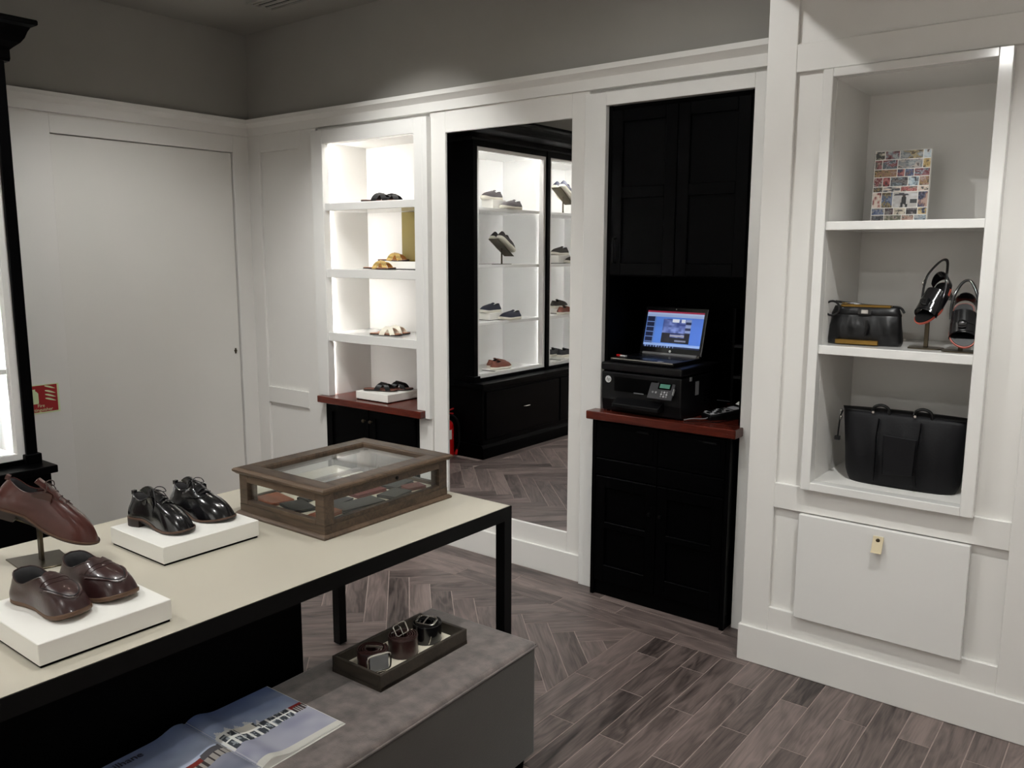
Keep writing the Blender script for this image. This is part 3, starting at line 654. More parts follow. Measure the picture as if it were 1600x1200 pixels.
# ================================================================== SHOES
def resample(pts, n):
    d = [0]
    for a, b in zip(pts, pts[1:]): d.append(d[-1]+math.dist(a, b))
    out = []; k = 0
    for i in range(n):
        s = d[-1]*i/(n-1)
        while k < len(d)-2 and d[k+1] < s: k += 1
        t = (s-d[k])/((d[k+1]-d[k]) or 1); out.append(tuple(p+(q-p)*t for p, q in zip(pts[k], pts[k+1])))
    return out
def catmull(pts, sub=8):
    o = []; P = [pts[0]]+list(pts)+[pts[-1]]
    for i in range(1, len(P)-2):
        for k in range(sub):
            t = k/sub; o.append(tuple(.5*((2*b)+(-a+c)*t+(2*a-5*b+4*c-d)*t*t+(-a+3*b-3*c+d)*t**3) for a, b, c, d in zip(P[i-1], P[i], P[i+1], P[i+2])))
    o.append(pts[-1]); return o
OUT = {'derby': [(0, 0), (.01, .016), (.045, .029), (.13, .0355), (.28, .033), (.45, .0335), (.6, .0415), (.72, .0455), (.84, .041), (.93, .0295), (.98, .015), (1, 0)],
       'loafer': [(0, 0), (.01, .018), (.05, .031), (.14, .037), (.3, .036), (.45, .038), (.6, .0445), (.74, .0475), (.86, .0445), (.945, .033), (.985, .017), (1, 0)],
       'sandal': [(0, 0), (.01, .015), (.05, .028), (.14, .034), (.3, .031), (.45, .030), (.6, .0385), (.74, .0425), (.86, .038), (.945, .027), (.985, .014), (1, 0)]}
def outline(kind, L, hand=1, n=33, grow=0, w=1.0):
    half = resample(catmull([(u*L, y*w) for u, y in OUT[kind]], 6), n)
    def cl(x): u = x/L; return hand*(.007*math.sin(math.pi*min(1, max(0, u)))*(1 if u < .55 else 1)-.006*sstep(.55, 1, u))
    lft = [(x, y+cl(x)) for x, y in half]; rgt = [(x, -y+cl(x)) for x, y in half]
    pts = lft[:-1]+rgt[::-1][:-1]                        # heel -> toe -> heel
    if grow:
        c = (L*.5, 0); o = []
        for i, p in enumerate(pts):
            a, b = pts[i-1], pts[(i+1) % len(pts)]; tx, ty = b[0]-a[0], b[1]-a[1]; l = math.hypot(tx, ty) or 1
            o.append((p[0]-ty/l*grow, p[1]+tx/l*grow))
        pts = o
    return pts
def make_shoe(kind, L, mats, hand=1, detail=True, heel=.020, sole=.006, spring=.010, w=1.0, throat=.46, zh=(.066, .053, .083), toe_h=.5, rimw=.0225):
    """returns list of (part, MB, material, smooth) in local coords: heel at x=0, toe at +x, ground z=0"""
    N = 33
    base = outline('loafer' if kind != 'derby' else 'derby', L, hand, N, 0, w)
    n = len(base)
    def zb(x):
        u = x/L; z = sole+heel*(1-sstep(.26, .56, u))+spring*max(0, (u-.62)/.38)**2
        return z
    zhl, zs_, zt = zh
    K = 11; rings = []
    mid = []
    for i in range(n):
        f = i/(N-1) if i < N else (n-i)/(N-1); sgn = 1 if i < N-1 else -1
        if i == 0 or i == N-1: sgn = 0
        mfrac = 1-(1-f)**1.9
        ru = .045*L+(throat-.045)*L*mfrac
        rw = rimw*w*(max(0, 1-abs(2*mfrac-1)**2.6))**.5*(1 if mfrac < .5 else (1-.25*(mfrac-.5)*2))
        ry = sgn*rw
        rz = zhl+(zs_-zhl)*sstep(0, .45, mfrac)+(zt-zs_)*sstep(.5, 1, mfrac)
        mid.append((f, mfrac, ru, ry, rz))
    for k in range(K):
        s = k/(K-1); ring = []
        for i in range(n):
            f, mf, ru, ry, rz = mid[i]; ox, oy = base[i]; tau = sstep(.45, .95, mf)
            xs = (1-tau)*s**1.9+tau*s**2.0
            zf = (1-tau)*(s**.95)+tau*(toe_h*(1-(1-xs)**5)+(1-toe_h)*xs**1.05)
            x = ox+(ru-ox)*xs; y = oy+(ry-oy)*xs
            bulge = .0035*math.sin(math.pi*min(1, s*1.6))*(1-tau)*(1-s)
            sg = 1 if oy > 0 else -1
            y += sg*bulge if 0 < i < n and i != N-1 else 0
            z = rz*zf
            if f < .06: x -= .003*math.sin(math.pi*s)
            ring.append((x, y, z+zb(x)))
        rings.append(ring)
    parts = []
    up_ = MB().rings(rings, True)
    # fold the rim inwards
    inn = []
    for dz, sc in ((-.004, .92), (-.022, .84), (-.05, .76)):
        cx = sum(p[0] for p in rings[-1])/n
        inn.append([(cx+(p[0]-cx)*sc, p[1]*sc, max(p[2]+dz, zb(p[0])+.004)) for p in rings[-1]])
    lin_ = MB().rings([rings[-1]]+inn, True, False, True)
    parts.append(('upper', up_, mats['upper'], True)); parts.append(('lining', lin_, mats['lining'], True))
    g = outline('loafer' if kind != 'derby' else 'derby', L, hand, N, mats.get('grow', .0035), w)
    def under(x):
        u = x/L; return spring*max(0, (u-.62)/.38)**2
    if kind == 'derby':
        parts.append(('welt', MB().rings([[(x, y, zb(x)-.003) for x, y in g], [(x, y, zb(x)+.001) for x, y in g], [(x*.985+.004, y*.9, zb(x)+.0015) for x, y in g]], True), mats['welt'], True))
        parts.append(('sole', MB().rings([[(x, y, zb(x)-sole) for x, y in g], [(x, y, zb(x)-.003) for x, y in g]], True, True, True), mats['sole'], True))
        hp = [(x, y) for x, y in g if x < .27*L]; k0 = max(range(len(hp)-1), key=lambda i_: math.dist(hp[i_], hp[i_+1])); hp = hp[k0+1:]+hp[:k0+1]
        parts.append(('heel', MB().rings([[(x, y*.97, 0) for x, y in hp], [(x, y, zb(x)-sole+.0005) for x, y in hp]], True, True, True), mats['sole'], True))
    else:
        t_ = sole
        parts.append(('sole', MB().rings([[(L*.5+(x-L*.5)*.97, y*.93, max(0, under(x)-.001)) for x, y in g], [(x, y, under(x)+t_*.45) for x, y in g], [(x, y, zb(x)+mats.get('foxing', .004)) for x, y in g], [(L*.5+(x-L*.5)*.985, y*.95, zb(x)+mats.get('foxing', .004)+.002) for x, y in g]], True, True, False), mats['sole'], True))
    if not detail:
        # tongue / collar edge only
        tx = throat*L; tn = []
        for a in range(6):
            q = a/5; xx = tx+.012-.05*q; zz = zt+zb(tx)-.006+.016*q
            tn.append([(xx, yy*(1-.1*q), zz-abs(yy)*.35) for yy in (-.020, -.010, 0, .010, .020)]+[(xx-.002, yy*(1-.1*q), zz-.003-abs(yy)*.35) for yy in (.020, .010, 0, -.010, -.020)])
        parts.append(('tongue', MB().rings(tn, True, True, True), mats['upper'], True))
        return parts
    bm = MB().rings(rings, True); bvh = BVHTree.FromPolygons([Vector(p) for p in bm.v], bm.f)
    def dr(x, y, off=.001):
        h = bvh.ray_cast(Vector((x, y, .3)), Vector((0, 0, -1)))
        return (x, y, (h[0].z if h[0] else zb(x)+.02)+off)
    cy = lambda x: hand*(.007*math.sin(math.pi*x/L)-.006*sstep(.55, 1, x/L))
    if kind == 'derby':
        # tongue
        tx = throat*L; tn = []
        for a in range(9):
            q = a/8; xx = tx+.034-.084*q; zz = zb(tx)+zt-.008+.030*q
            if q < .35: zz = min(zz, dr(xx, 0, 0)[2]+.001)
            hw = .017+.003*q
            ys = [-hw, -hw*.5, 0, hw*.5, hw]
            tn.append([(xx, yy, zz-abs(yy)**2*14) for yy in ys]+[(xx-.002, yy, zz-.003-abs(yy)**2*14) for yy in ys[::-1]])
        parts.append(('tongue', MB().rings(tn, True, True, True), mats['upper'], True))
        # quarters: overlaid panels either side of the lacing
        for sd in (1, -1):
            gr = []
            for a in range(13):
                q = a/12; xx = L*(.30+.345*q); row = []
                inner = .010+.001*q; outer = min(.031, .040)*(1-.30*max(0, q-.65)/.35) if q < .999 else .012
                for b in range(5):
                    yy = sd*(inner+(max(outer, inner+.002)-inner)*b/4)
                    if xx < tx+.004:
                        rimz = zb(xx)+zs_+(zt-zs_)*sstep(.55, 1, (xx/L-.045)/(throat-.045))
                        top = dr(xx, yy, .0015); zz = top[2] if top[2] > zb(xx)+.03 else rimz
                        zz = max(zz, zb(tx)+zt*.60+(.030)*(1-abs(yy)/.035)*.8) if b < 4 else zz
                    else: zz = dr(xx, yy, .0018)[2]
                    row.append((xx, yy+cy(xx)*.6, zz))
                gr.append(row)
            if sd < 0: gr = [r_[::-1] for r_ in gr]
            lo = [[(p[0], p[1], p[2]-.0022) for p in r_][::-1] for r_ in gr]
            parts.append(('quarter', MB().rings([a_+b_ for a_, b_ in zip(gr, lo)], True, True, True), mats['upper'], True))
        zl = []
        for a in range(5):
            xx = L*(.345+.062*a); pts = []
            for b in range(9):
                yy = -.017+.034*b/8; h = dr(xx, yy, 0)[2]; hq = zb(tx)+zt*.98-.0*abs(yy)
                zz = max(h, (zb(tx)+zt+.006)-(xx-L*.345)*.36-abs(yy)*.25 if xx < tx+.05 else h)+.003+.001*math.cos(b/8*math.pi-math.pi/2)
                pts.append((xx+.004*(b/8-.5)*(-1 if a % 2 else 1), yy+cy(xx)*.6, zz))
            zl.append(pts)
            parts.append(('lace', MB().tube(pts, .0016, 6, flat=.0026), mats['lace'], True))
        k = zl[0][4]
        for sd in (1, -1):
            lp = [(k[0], k[1], k[2]+.001), (k[0]+.006, k[1]+sd*.012, k[2]+.010), (k[0]+.014, k[1]+sd*.026, k[2]+.006), (k[0]+.018, k[1]+sd*.032, k[2]-.006), (k[0]+.012, k[1]+sd*.024, k[2]-.006), (k[0]+.004, k[1]+sd*.008, k[2]+.001)]
            parts.append(('bow_loop', MB().tube(catmull(lp, 5), .0014, 6), mats['lace'], True))
            lp = [(k[0], k[1], k[2]+.001), (k[0]+.010, k[1]+sd*.006, k[2]+.004), (k[0]+.026, k[1]+sd*.017, k[2]-.006), (k[0]+.040, k[1]+sd*.026, k[2]-.020)]
            lp[2] = (lp[2][0], lp[2][1], max(lp[2][2], dr(lp[2][0], lp[2][1], .002)[2])); lp[3] = dr(lp[3][0], lp[3][1], .002)
            parts.append(('lace_end', MB().tube(catmull(lp, 5), .0013, 6), mats['lace'], True))
        # heel counter seam and pull tab
        parts.append(('heel_tab', MB().cbox((.004+.045*L*.4, 0, zhl+zb(0)+.001), (.010, .012, .012)), mats['upper'], False))
    else:                                              # moccasin front: apron ridge, penny strap, saddle
        pts = []
        for a in range(41):
            q = math.pi*(a/40-.5)*1.0; xx = L*(.57+.345*math.cos(q)); yy = .0385*w*math.sin(q)*(1.0)
            if abs(a/40-.5) > .46: xx = L*(.60+.285*math.cos(q))
            pts.append((xx, yy+cy(xx)*.6))
        ext0 = [(L*(.30+.3*j/8), -.0315*w) for j in range(8)]; ext1 = [(x_, -y_) for x_, y_ in ext0[::-1]]
        full_ = [(x_, y_+cy(x_)*.6) for x_, y_ in ext0]+pts+[(x_, y_+cy(x_)*.6) for x_, y_ in ext1]
        parts.append(('apron_seam', MB().tube([dr(x_, y_, .0008) for x_, y_ in pts], .0028, 6), mats['upper'], True))
        parts.append(('apron_groove', MB().tube([dr(x_*.98, y_*.90, .0003) for x_, y_ in pts], .0012, 5), mats['lace'], True))
        for (xa, xb, off, nm) in ((throat+.005, throat+.085, .0030, 'saddle_strap'), (throat-.02, throat+.14, .0014, 'saddle')):
            gr = []
            for b in range(15):
                yy = (-.036+.072*b/14)*w; row = []
                for a in range(6):
                    e_ = (1 if nm == 'saddle_strap' else .8)
                    xx = L*(xa+(xb-xa)*a/5)-abs(yy)*.25
                    hz_ = dr(xx, yy+cy(xx)*.6, off)
                    if xx < throat*L+.002: hz_ = (xx, yy+cy(xx)*.6, max(hz_[2], zb(xx)+zt*(1.0)-abs(yy)**1.5*5.2+off-.002+(throat*L-xx)*.25))
                    row.append(hz_)
                gr.append(row)
            lo = [[(p[0], p[1], p[2]-.003) for p in r_][::-1] for r_ in gr]
            parts.append((nm, MB().rings([a_+b_ for a_, b_ in zip(gr, lo)], True, True, True), mats['upper'], True))
        tn = []
        for a in range(7):
            q = a/6; xx = L*throat+.006-.024*q; zz = zb(L*throat)+zt-.004+.008*q; hw = .029*w
            ys = [-hw, -hw*.6, -hw*.2, hw*.2, hw*.6, hw]
            tn.append([(xx+(yy/hw)**2*.012*q, yy+cy(xx)*.6, zz-(abs(yy)/hw)**2.2*.017) for yy in ys]+[(xx+(yy/hw)**2*.012*q-.001, yy+cy(xx)*.6, zz-.003-(abs(yy)/hw)**2.2*.017) for yy in ys[::-1]])
        parts.append(('tongue', MB().rings(tn, True, True, True), mats['upper'], True))
    rimt = [(p[0], p[1], p[2]) for p in rings[-1]]
    parts.append(('collar', MB().tube(rimt, .0016, 6, closed=True), mats['upper'] if kind == 'derby' else mats['upper'], True))
    return parts
def place_shoe(parts, name, label, loc, rot, group=None):
    t = thing(name, label, 'shoe', loc, 0, group); t.rotation_euler = rot
    for nm, mb, m_, sm in parts: mb.build(nm, m_, t, smooth=sm, autosm=55)
    return t
black_m = dict(upper='black_leather', lining='lining', sole='brown_sole', welt='welt', lace='lace')
brown_m = dict(upper='brown_leather', lining='lining', sole='brown_sole', welt='welt', lace='brown_lace')
loaf_m = dict(upper='dark_brown_leather', lining='lining', sole='tan_sole', lace='lining', grow=.001, foxing=.003)
LS = .232
def pedestal(label, x0, x1, y0, y1, z0, h, grp, gap=.006):
    p = thing('display_block', label, 'display block', ((x0+x1)/2, (y0+y1)/2, z0), 0, grp)
    a, b = (x1-x0)/2, (y1-y0)/2
    B(-a+.004, a-.004, -b+.004, b-.004, 0, gap).build('black_base', 'black_matte', p)  # black plinth, set in below the white block
    B(-a, a, -b, b, gap, h).build('block', 'pedestal', p, bevel=.0015); return p
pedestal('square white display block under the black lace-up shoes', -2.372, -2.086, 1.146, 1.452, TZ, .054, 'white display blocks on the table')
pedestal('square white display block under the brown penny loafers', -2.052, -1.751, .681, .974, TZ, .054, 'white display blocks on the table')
PZ = TZ+.054
ox = place_shoe(make_shoe('derby', LS, black_m, 1), 'lace_up_shoe', 'polished black lace-up shoe in front on the far display block', (-2.36, 1.213, PZ), (0, 0, R(12)), 'pair of black lace-up shoes')
place_shoe(make_shoe('derby', LS, black_m, -1), 'lace_up_shoe', 'polished black lace-up shoe behind its twin, nearer the glass case', (-2.366, 1.348, PZ), (0, 0, R(11)), 'pair of black lace-up shoes')
LL = .236
place_shoe(make_shoe('loafer', LL, loaf_m, 1, heel=.002, sole=.006, spring=.013, throat=.53, zh=(.066, .050, .072), toe_h=.62, rimw=.036), 'penny_loafer', 'dark brown penny loafer in front on the near display block', (-2.036, .765, PZ), (0, 0, R(8)), 'pair of brown penny loafers')
place_shoe(make_shoe('loafer', LL, loaf_m, -1, heel=.002, sole=.006, spring=.013, throat=.53, zh=(.066, .050, .072), toe_h=.62, rimw=.036), 'penny_loafer', 'dark brown penny loafer behind its twin, toe near the block edge', (-2.050, .884, PZ), (0, 0, R(5)), 'pair of brown penny loafers')
# brown lace-up on a metal stand
st = thing('shoe_stand', 'bronze post shoe stand with a flat dark base on the table', 'shoe stand', (-2.39, .96, TZ))
MB().prism([(-.085, -.06), (.06, -.07), (.085, .05), (-.05, .07)], 0, .004).build('base_plate', 'dark_metal', st, bevel=.001)
B(-.009, .009, -.0045, .0045, .004, .104).build('post', 'dark_metal', st, bevel=.001)
pl = MB().box(-.06, .035, -.018, .018, -.002, .001).build('angled_plate', 'dark_metal', st, loc=(0, 0, .106), rot=(0, R(24), R(48)))
place_shoe(make_shoe('derby', .285, brown_m, 1, zh=(.074, .060, .093), w=1.1), 'lace_up_shoe', 'reddish-brown leather lace-up shoe tilted toe-down on the bronze stand', (-2.457, .870, .912), (0, R(24), R(48)))
# ================================================================== GLASS-TOPPED CASE WITH WALLETS
cs = thing('display_case', 'low walnut display case with glass lid and glass sides on the table', 'display case', (-2.127, 1.833, TZ), R(.8))
hx, hy = .207, .275
def cs_(name, mb, m_='case_wood', parent=cs, **k): return mb.build(name, m_, parent, **k)
def ring_frame(mb, ax, ay, w_, z0, z1):
    mb.box(-ax, ax, -ay, -ay+w_, z0, z1).box(-ax, ax, ay-w_, ay, z0, z1).box(-ax, -ax+w_, -ay+w_, ay-w_, z0, z1).box(ax-w_, ax, -ay+w_, ay-w_, z0, z1); return mb
def mould(ax, ay, prof):                                # rectangular moulding: prof = (offset, z)
    return MB().rings([[(-ax-d, -ay-d, z), (ax+d, -ay-d, z), (ax+d, ay+d, z), (-ax-d, ay+d, z)] for d, z in prof], True)
cs_('base_board', B(-hx, hx, -hy, hy, 0, .038))
cs_('base_moulding', mould(hx, hy, [(-.002, 0), (.011, 0), (.012, .006), (.008, .010), (.004, .013), (-.002, .013)]))
for sx in (-1, 1):
    cs_('bottom_rail', B(min(sx*hx, sx*(hx-.02)), max(sx*hx, sx*(hx-.02)), -hy+.04, hy-.04, .038, .052), bevel=.001)
    cs_('top_rail', B(min(sx*hx, sx*(hx-.02)), max(sx*hx, sx*(hx-.02)), -hy+.04, hy-.04, .112, .136), bevel=.001)
    cs_('bottom_rail', B(-hx+.04, hx-.04, min(sx*hy, sx*(hy-.02)), max(sx*hy, sx*(hy-.02)), .038, .052), bevel=.001)
    cs_('top_rail', B(-hx+.04, hx-.04, min(sx*hy, sx*(hy-.02)), max(sx*hy, sx*(hy-.02)), .112, .136), bevel=.001)
    cs_('glass_pane', B(sx*(hx-.011)-.0015, sx*(hx-.011)+.0015, -hy+.04, hy-.04, .05, .114), 'glass')
    cs_('glass_pane', B(-hx+.04, hx-.04, sx*(hy-.011)-.0015, sx*(hy-.011)+.0015, .05, .114), 'glass')
    for sy in (-1, 1):
        cs_('corner_post', B(min(sx*hx, sx*(hx-.04)), max(sx*hx, sx*(hx-.04)), min(sy*hy, sy*(hy-.04)), max(sy*hy, sy*(hy-.04)), .038, .136), bevel=.0015)
cs_('cream_liner', B(-hx+.02, hx-.02, -hy+.02, hy-.02, .038, .041), 'cream')
ld = cs_('lid_frame', ring_frame(MB(), hx+.004, hy+.004, .052, .136, .157), bevel=.001)
cs_('lid_moulding', mould(hx, hy, [(-.002, .136), (.006, .137), (.010, .141), (.015, .145), (.016, .151), (.012, .155), (.004, .157), (.0, .157)]), parent=ld)
cs_('inner_bead', mould(hx-.048, hy-.048, [(.0, .157), (-.004, .152), (-.005, .140), (.0, .138)]), parent=ld)
cs_('glass_lid', B(-hx+.044, hx-.044, -hy+.044, hy-.044, .143, .147), 'glass')
MB().lathe([(.006, 0), (.006, .003), (.003, .004)], 14, (hx, .03, .124), 'x').build('lock', 'black_metal', cs)
WL = [  # x, y, rot, length, width, colour, label
 (.13, -.205, 8, .105, .062, 'wallet_tan', 'tan leather wallet at the near front corner inside the glass case'),
 (.135, -.075, -6, .165, .078, 'wallet_black', 'long black wallet lying along the front glass of the case'),
 (.142, .085, 10, .10, .07, 'wallet_black', 'black bifold wallet in the middle of the case front row'),
 (.13, .185, -15, .075, .055, 'wallet_maroon', 'small brown wallet near the right front end of the case'),
 (.055, -.10, 12, .10, .075, 'wallet_black', 'black bifold wallet in the second row of the case'),
 (.045, .045, -4, .125, .07, 'wallet_maroon', 'maroon leather wallet in the middle of the case'),
 (.06, .175, 14, .11, .075, 'wallet_black', 'black wallet towards the right end of the case'),
 (-.125, -.20, 80, .115, .08, 'wallet_tan', 'orange-tan wallet by the left glass pane of the case'),
 (.0, -.205, 75, .11, .075, 'wallet_black', 'black wallet behind the left glass with pale card edges'),
 (-.05, -.09, 6, .12, .05, 'wallet_black', 'slim black card holder behind the second-row wallets'),
 (-.12, .06, 10, .11, .075, 'wallet_black', 'black wallet in the back row of the case'),
 (-.10, .19, -8, .10, .07, 'wallet_tan', 'tan wallet at the far back corner of the case')]
cm = Matrix.Translation(cs.location) @ Matrix.Rotation(R(.8), 4, 'Z')
for x, y, r_, l_, w_, mt_, lb in WL:
    p = cm @ Vector((x, y, .041))
    t = thing('leather_wallet', lb, 'wallet', p, R(90+r_), 'wallets in the glass case')
    B(-l_/2, l_/2, -w_/2, w_/2, 0, .005).build('lower_flap', mt_, t, bevel=.0015)
    MB().rings([[(x_, w_/2-.0005+.004*math.sin(a), .0055+.0055*math.cos(a)) for a in [math.pi*k/6 for k in range(7)]] for x_ in (-l_/2, l_/2)], False).build('spine', mt_, t, smooth=True)
    B(-l_/2, l_/2, -w_/2, w_/2, .006, .011).build('upper_flap', mt_, t, bevel=.0015)
    B(-l_/2+.004, l_/2-.004, -w_/2+.003, w_/2, .005, .006).build('card_edge', 'cream' if 'pale' in lb else 'lining', t)
# ================================================================== SHOES IN THE DARK SHELVING
def sneaker_proto(up_mat, sole_mat='white_rubber', hand=1):
    return make_shoe('loafer', .235, dict(upper=up_mat, lining='lining', sole=sole_mat, grow=.002, foxing=.006), hand, detail=False, heel=.003, sole=.013, spring=.010, throat=.5, zh=(.056, .042, .060), toe_h=.6, w=.95)
SX = -4.40
def block(label, x0, x1, y0, y1, z0, h): 
    p = thing('display_riser', label, 'display riser', ((x0+x1)/2, (y0+y1)/2, z0), 0, 'white risers in the display bays')
    a, b = (x1-x0)/2, (y1-y0)/2
    B(-a, a, -b, b, .004, h).build('block', 'pedestal', p, bevel=.0015); B(-a+.003, a-.003, -b+.003, b-.003, 0, .004).build('black_base', 'black_matte', p); return p  # riser on a narrower black plinth
def snk(m_, label, x, y, z, rz, ry=0, hand=1, grp='shoes in the dark shelving'):
    # centre the shoe on x,y
    q = Matrix.Rotation(rz, 4, 'Z') @ Matrix.Rotation(ry, 4, 'Y') @ Vector((.1175, 0, 0))
    return place_shoe(sneaker_proto(m_, hand=hand), 'slip_on_shoe', label, (x-q.x, y-q.y, z-(q.z if ry else 0)), (0, ry, rz), grp)
def tilt_stand(label, x, y, z, h=.13, rz=-90):
    t = thing('shoe_stand', label, 'shoe stand', (x, y, z), R(rz), 'tilted shoe stands in the dark shelving')
    B(-.07, .07, -.05, .05, 0, .004).build('base_plate', 'dark_metal', t); B(-.005, .005, -.005, .005, .004, h).build('post', 'dark_metal', t)
    B(-.135, .12, -.05, .05, -.002, .002).build('angled_plate', 'dark_metal', t, loc=(0, 0, h+.002), rot=(0, R(33), 0))
    return t
z0, z1, z2, z3 = Zb+.014, SHZ[0], SHZ[1], SHZ[2]
block('white riser under the grey slip-ons, top shelf of the corner bay', -4.50, -4.38, 1.13, 1.30, z3, .075)
snk('grey_suede', 'grey slip-on shoe raised on a riser, top shelf of the corner bay', -4.44, 1.245, z3+.075, R(92))
snk('grey_suede', 'grey slip-on shoe on the top shelf board below its raised twin', -4.325, 1.13, z3, R(92), 0, -1)
tilt_stand('tilted shoe stand on the second shelf of the corner bay', SX, 1.16, z2, .13)
snk('grey_suede', 'grey buckle loafer on the tilted stand, left of its twin', SX+.045, 1.165, z2+.152, R(-90), R(33))
snk('grey_suede', 'grey buckle loafer on the tilted stand, right of its twin', SX-.045, 1.145, z2+.150, R(-90), R(33), -1)
block('white riser under the navy shoe on the third shelf of the corner bay', -4.50, -4.38, 1.17, 1.34, z1, .06)
snk('navy_suede', 'dark navy shoe raised on a riser, third shelf of the corner bay', -4.44, 1.265, z1+.06, R(94))
snk('navy_suede', 'navy shoe on the third shelf board below its raised twin', -4.325, 1.14, z1, R(94), 0, -1)
block('low white riser under the rust-brown shoes on the lowest shelf', -4.47, -4.30, 1.16, 1.34, z0, .012)
snk('tan_suede', 'rust-brown lace-up shoe at the front of the lowest shelf of the corner bay', -4.345, 1.235, z0+.012, R(-88))
snk('tan_suede', 'rust-brown lace-up shoe behind its twin on the lowest shelf of the corner bay', -4.44, 1.165, z0+.012, R(-88), 0, -1)
tilt_stand('tilted shoe stand on the top shelf of the farther bay', SX, .27, z3, .15)
snk('navy_suede', 'navy loafer on the tilted stand of the farther bay, front one', SX+.045, .28, z3+.172, R(-90), R(33))
snk('navy_suede', 'navy loafer on the tilted stand of the farther bay, back one', SX-.045, .255, z3+.170, R(-90), R(33), -1)
block('white riser under the olive shoe on the second shelf of the farther bay', -4.50, -4.38, .18, .36, z2, .075)
snk('olive_suede', 'olive shoe raised on a riser, second shelf of the farther bay', -4.44, .26, z2+.075, R(92))
snk('olive_suede', 'olive shoe on the second shelf board of the farther bay', -4.325, .19, z2, R(92), 0, -1)
block('white riser under the brown shoe on the third shelf of the farther bay', -4.50, -4.38, .16, .34, z1, .05)
snk('olive_suede', 'brown shoe raised at the back of the third shelf of the farther bay', -4.45, .24, z1+.05, R(-90))
snk('tan_suede', 'rust-brown shoe at the front of the third shelf of the farther bay', -4.33, .30, z1, R(-90), 0, -1)
block('low white riser under the black shoes of the farther bay', -4.46, -4.29, .20, .38, z0, .03)
snk('black_suede', 'black suede shoe at the front of the lowest shelf of the farther bay', -4.335, .29, z0+.03, R(-90))
snk('black_suede', 'black suede shoe behind its twin on the lowest shelf of the farther bay', -4.43, .33, z0+.03, R(-90), 0, -1)
# ================================================================== SLIDE SANDALS IN THE BACK NICHE
def slide(name, label, loc, rz, strap, bed, grp, L=.205, hand=1, ry=0):
    t = thing(name, label, 'sandal', loc, 0, grp); t.rotation_euler = (0, ry, rz)
    o = outline('sandal', L, hand, 25, 0, .9)
    def zs__(x): u = x/L; return .003+.010*(1-sstep(.2, .6, u))*.4+.004*max(0, (u-.7)/.3)**2
    MB().rings([[(x, y, max(0, zs__(x)-.003)) for x, y in o], [(x, y, zs__(x)+.004) for x, y in o]], True, True, True).build('sole', 'brown_sole', t, smooth=True)
    MB().rings([[(L*.5+(x-L*.5)*.985, y*.97, zs__(x)+.004) for x, y in o], [(L*.5+(x-L*.5)*.98, y*.95, zs__(x)+.0065) for x, y in o]], True, True, True).build('footbed', bed, t, smooth=True)
    for k, sg in enumerate((1, -1)):
        rs = []
        for a in range(15):
            q = a/14; th = math.pi*q; y = -.036*math.cos(th)*.95; xx = L*(.60+sg*.17*(q-.5)*2*1.0)
            z = .005+.044*math.sin(th)**.8+(.0035 if k else 0)*math.sin(th); wd = .033
            rs.append([(xx-wd/2, y, z), (xx+wd/2, y, z-.006*math.sin(th)), (xx+wd/2, y*1.03, z+.0022-.006*math.sin(th)), (xx-wd/2, y*1.03, z+.0022)])
        MB().rings(rs, True, True, True).build('cross_strap', strap, t, smooth=True)
    return t
S1, S2, S3, S4 = 1.888, 1.507, 1.129, .742
slide('slide_sandal', 'black cross-strap slide sandal on the top niche shelf, front one', (-3.70, 3.355, S1), R(24), 'black_soft', 'brown_insole', 'black slides on the top niche shelf')
slide('slide_sandal', 'black cross-strap slide sandal on the top niche shelf, back one', (-3.68, 3.43, S1), R(24), 'black_soft', 'brown_insole', 'black slides on the top niche shelf', hand=-1)
block('white block under the raised gold sandal in the niche', -3.70, -3.40, 3.50, 3.60, S2, .045)['group'] = 'white blocks in the niche'
slide('slide_sandal', 'gold cross-strap sandal raised on the white block in the niche', (-3.77, 3.545, S2+.045), R(18), 'gold', 'tan_insole', 'gold slides in the niche')
slide('slide_sandal', 'gold cross-strap sandal on the shelf below its raised twin', (-3.735, 3.395, S2), R(18), 'gold', 'tan_insole', 'gold slides in the niche', hand=-1)
slide('slide_sandal', 'cream cross-strap sandal on the third niche shelf, front one', (-3.655, 3.36, S3), R(20), 'white_strap', 'tan_insole', 'cream slides in the niche')
slide('slide_sandal', 'cream cross-strap sandal on the third niche shelf, back one', (-3.68, 3.445, S3), R(20), 'white_strap', 'tan_insole', 'cream slides in the niche', hand=-1)
pedestal('white display block on the red-brown counter of the niche', -3.757, -3.487, 3.328, 3.598, S4, .05, 'white blocks in the niche')
slide('slide_sandal', 'black cross-strap slide sandal on the counter block, front one', (-3.735, 3.37, S4+.05), R(26), 'black_soft', 'brown_insole', 'black slides on the counter block', L=.215)
slide('slide_sandal', 'black cross-strap slide sandal on the counter block, back one', (-3.70, 3.46, S4+.05), R(26), 'black_soft', 'brown_insole', 'black slides on the counter block', L=.215, hand=-1)
gc = thing('olive_card', 'olive green picture card with a pale lilac figure behind the gold sandals', 'picture', (-3.45, 3.63, S2))
B(-.205, .205, 0, .008, 0, .336).build('card', 'olive_card', gc, bevel=.001)
fp = [(-.085+.0, .20), (-.10, .215), (-.095, .235), (-.075, .262), (-.05, .275), (-.02, .27), (.0, .25), (.01, .22), (-.01, .17), (-.04, .15), (-.06, .17)]
MB().rings([[(x+.045, y_, z) for x, z in fp] for y_ in (-.0012, 0)], True, True, True).build('lilac_figure', 'lilac_print', gc)
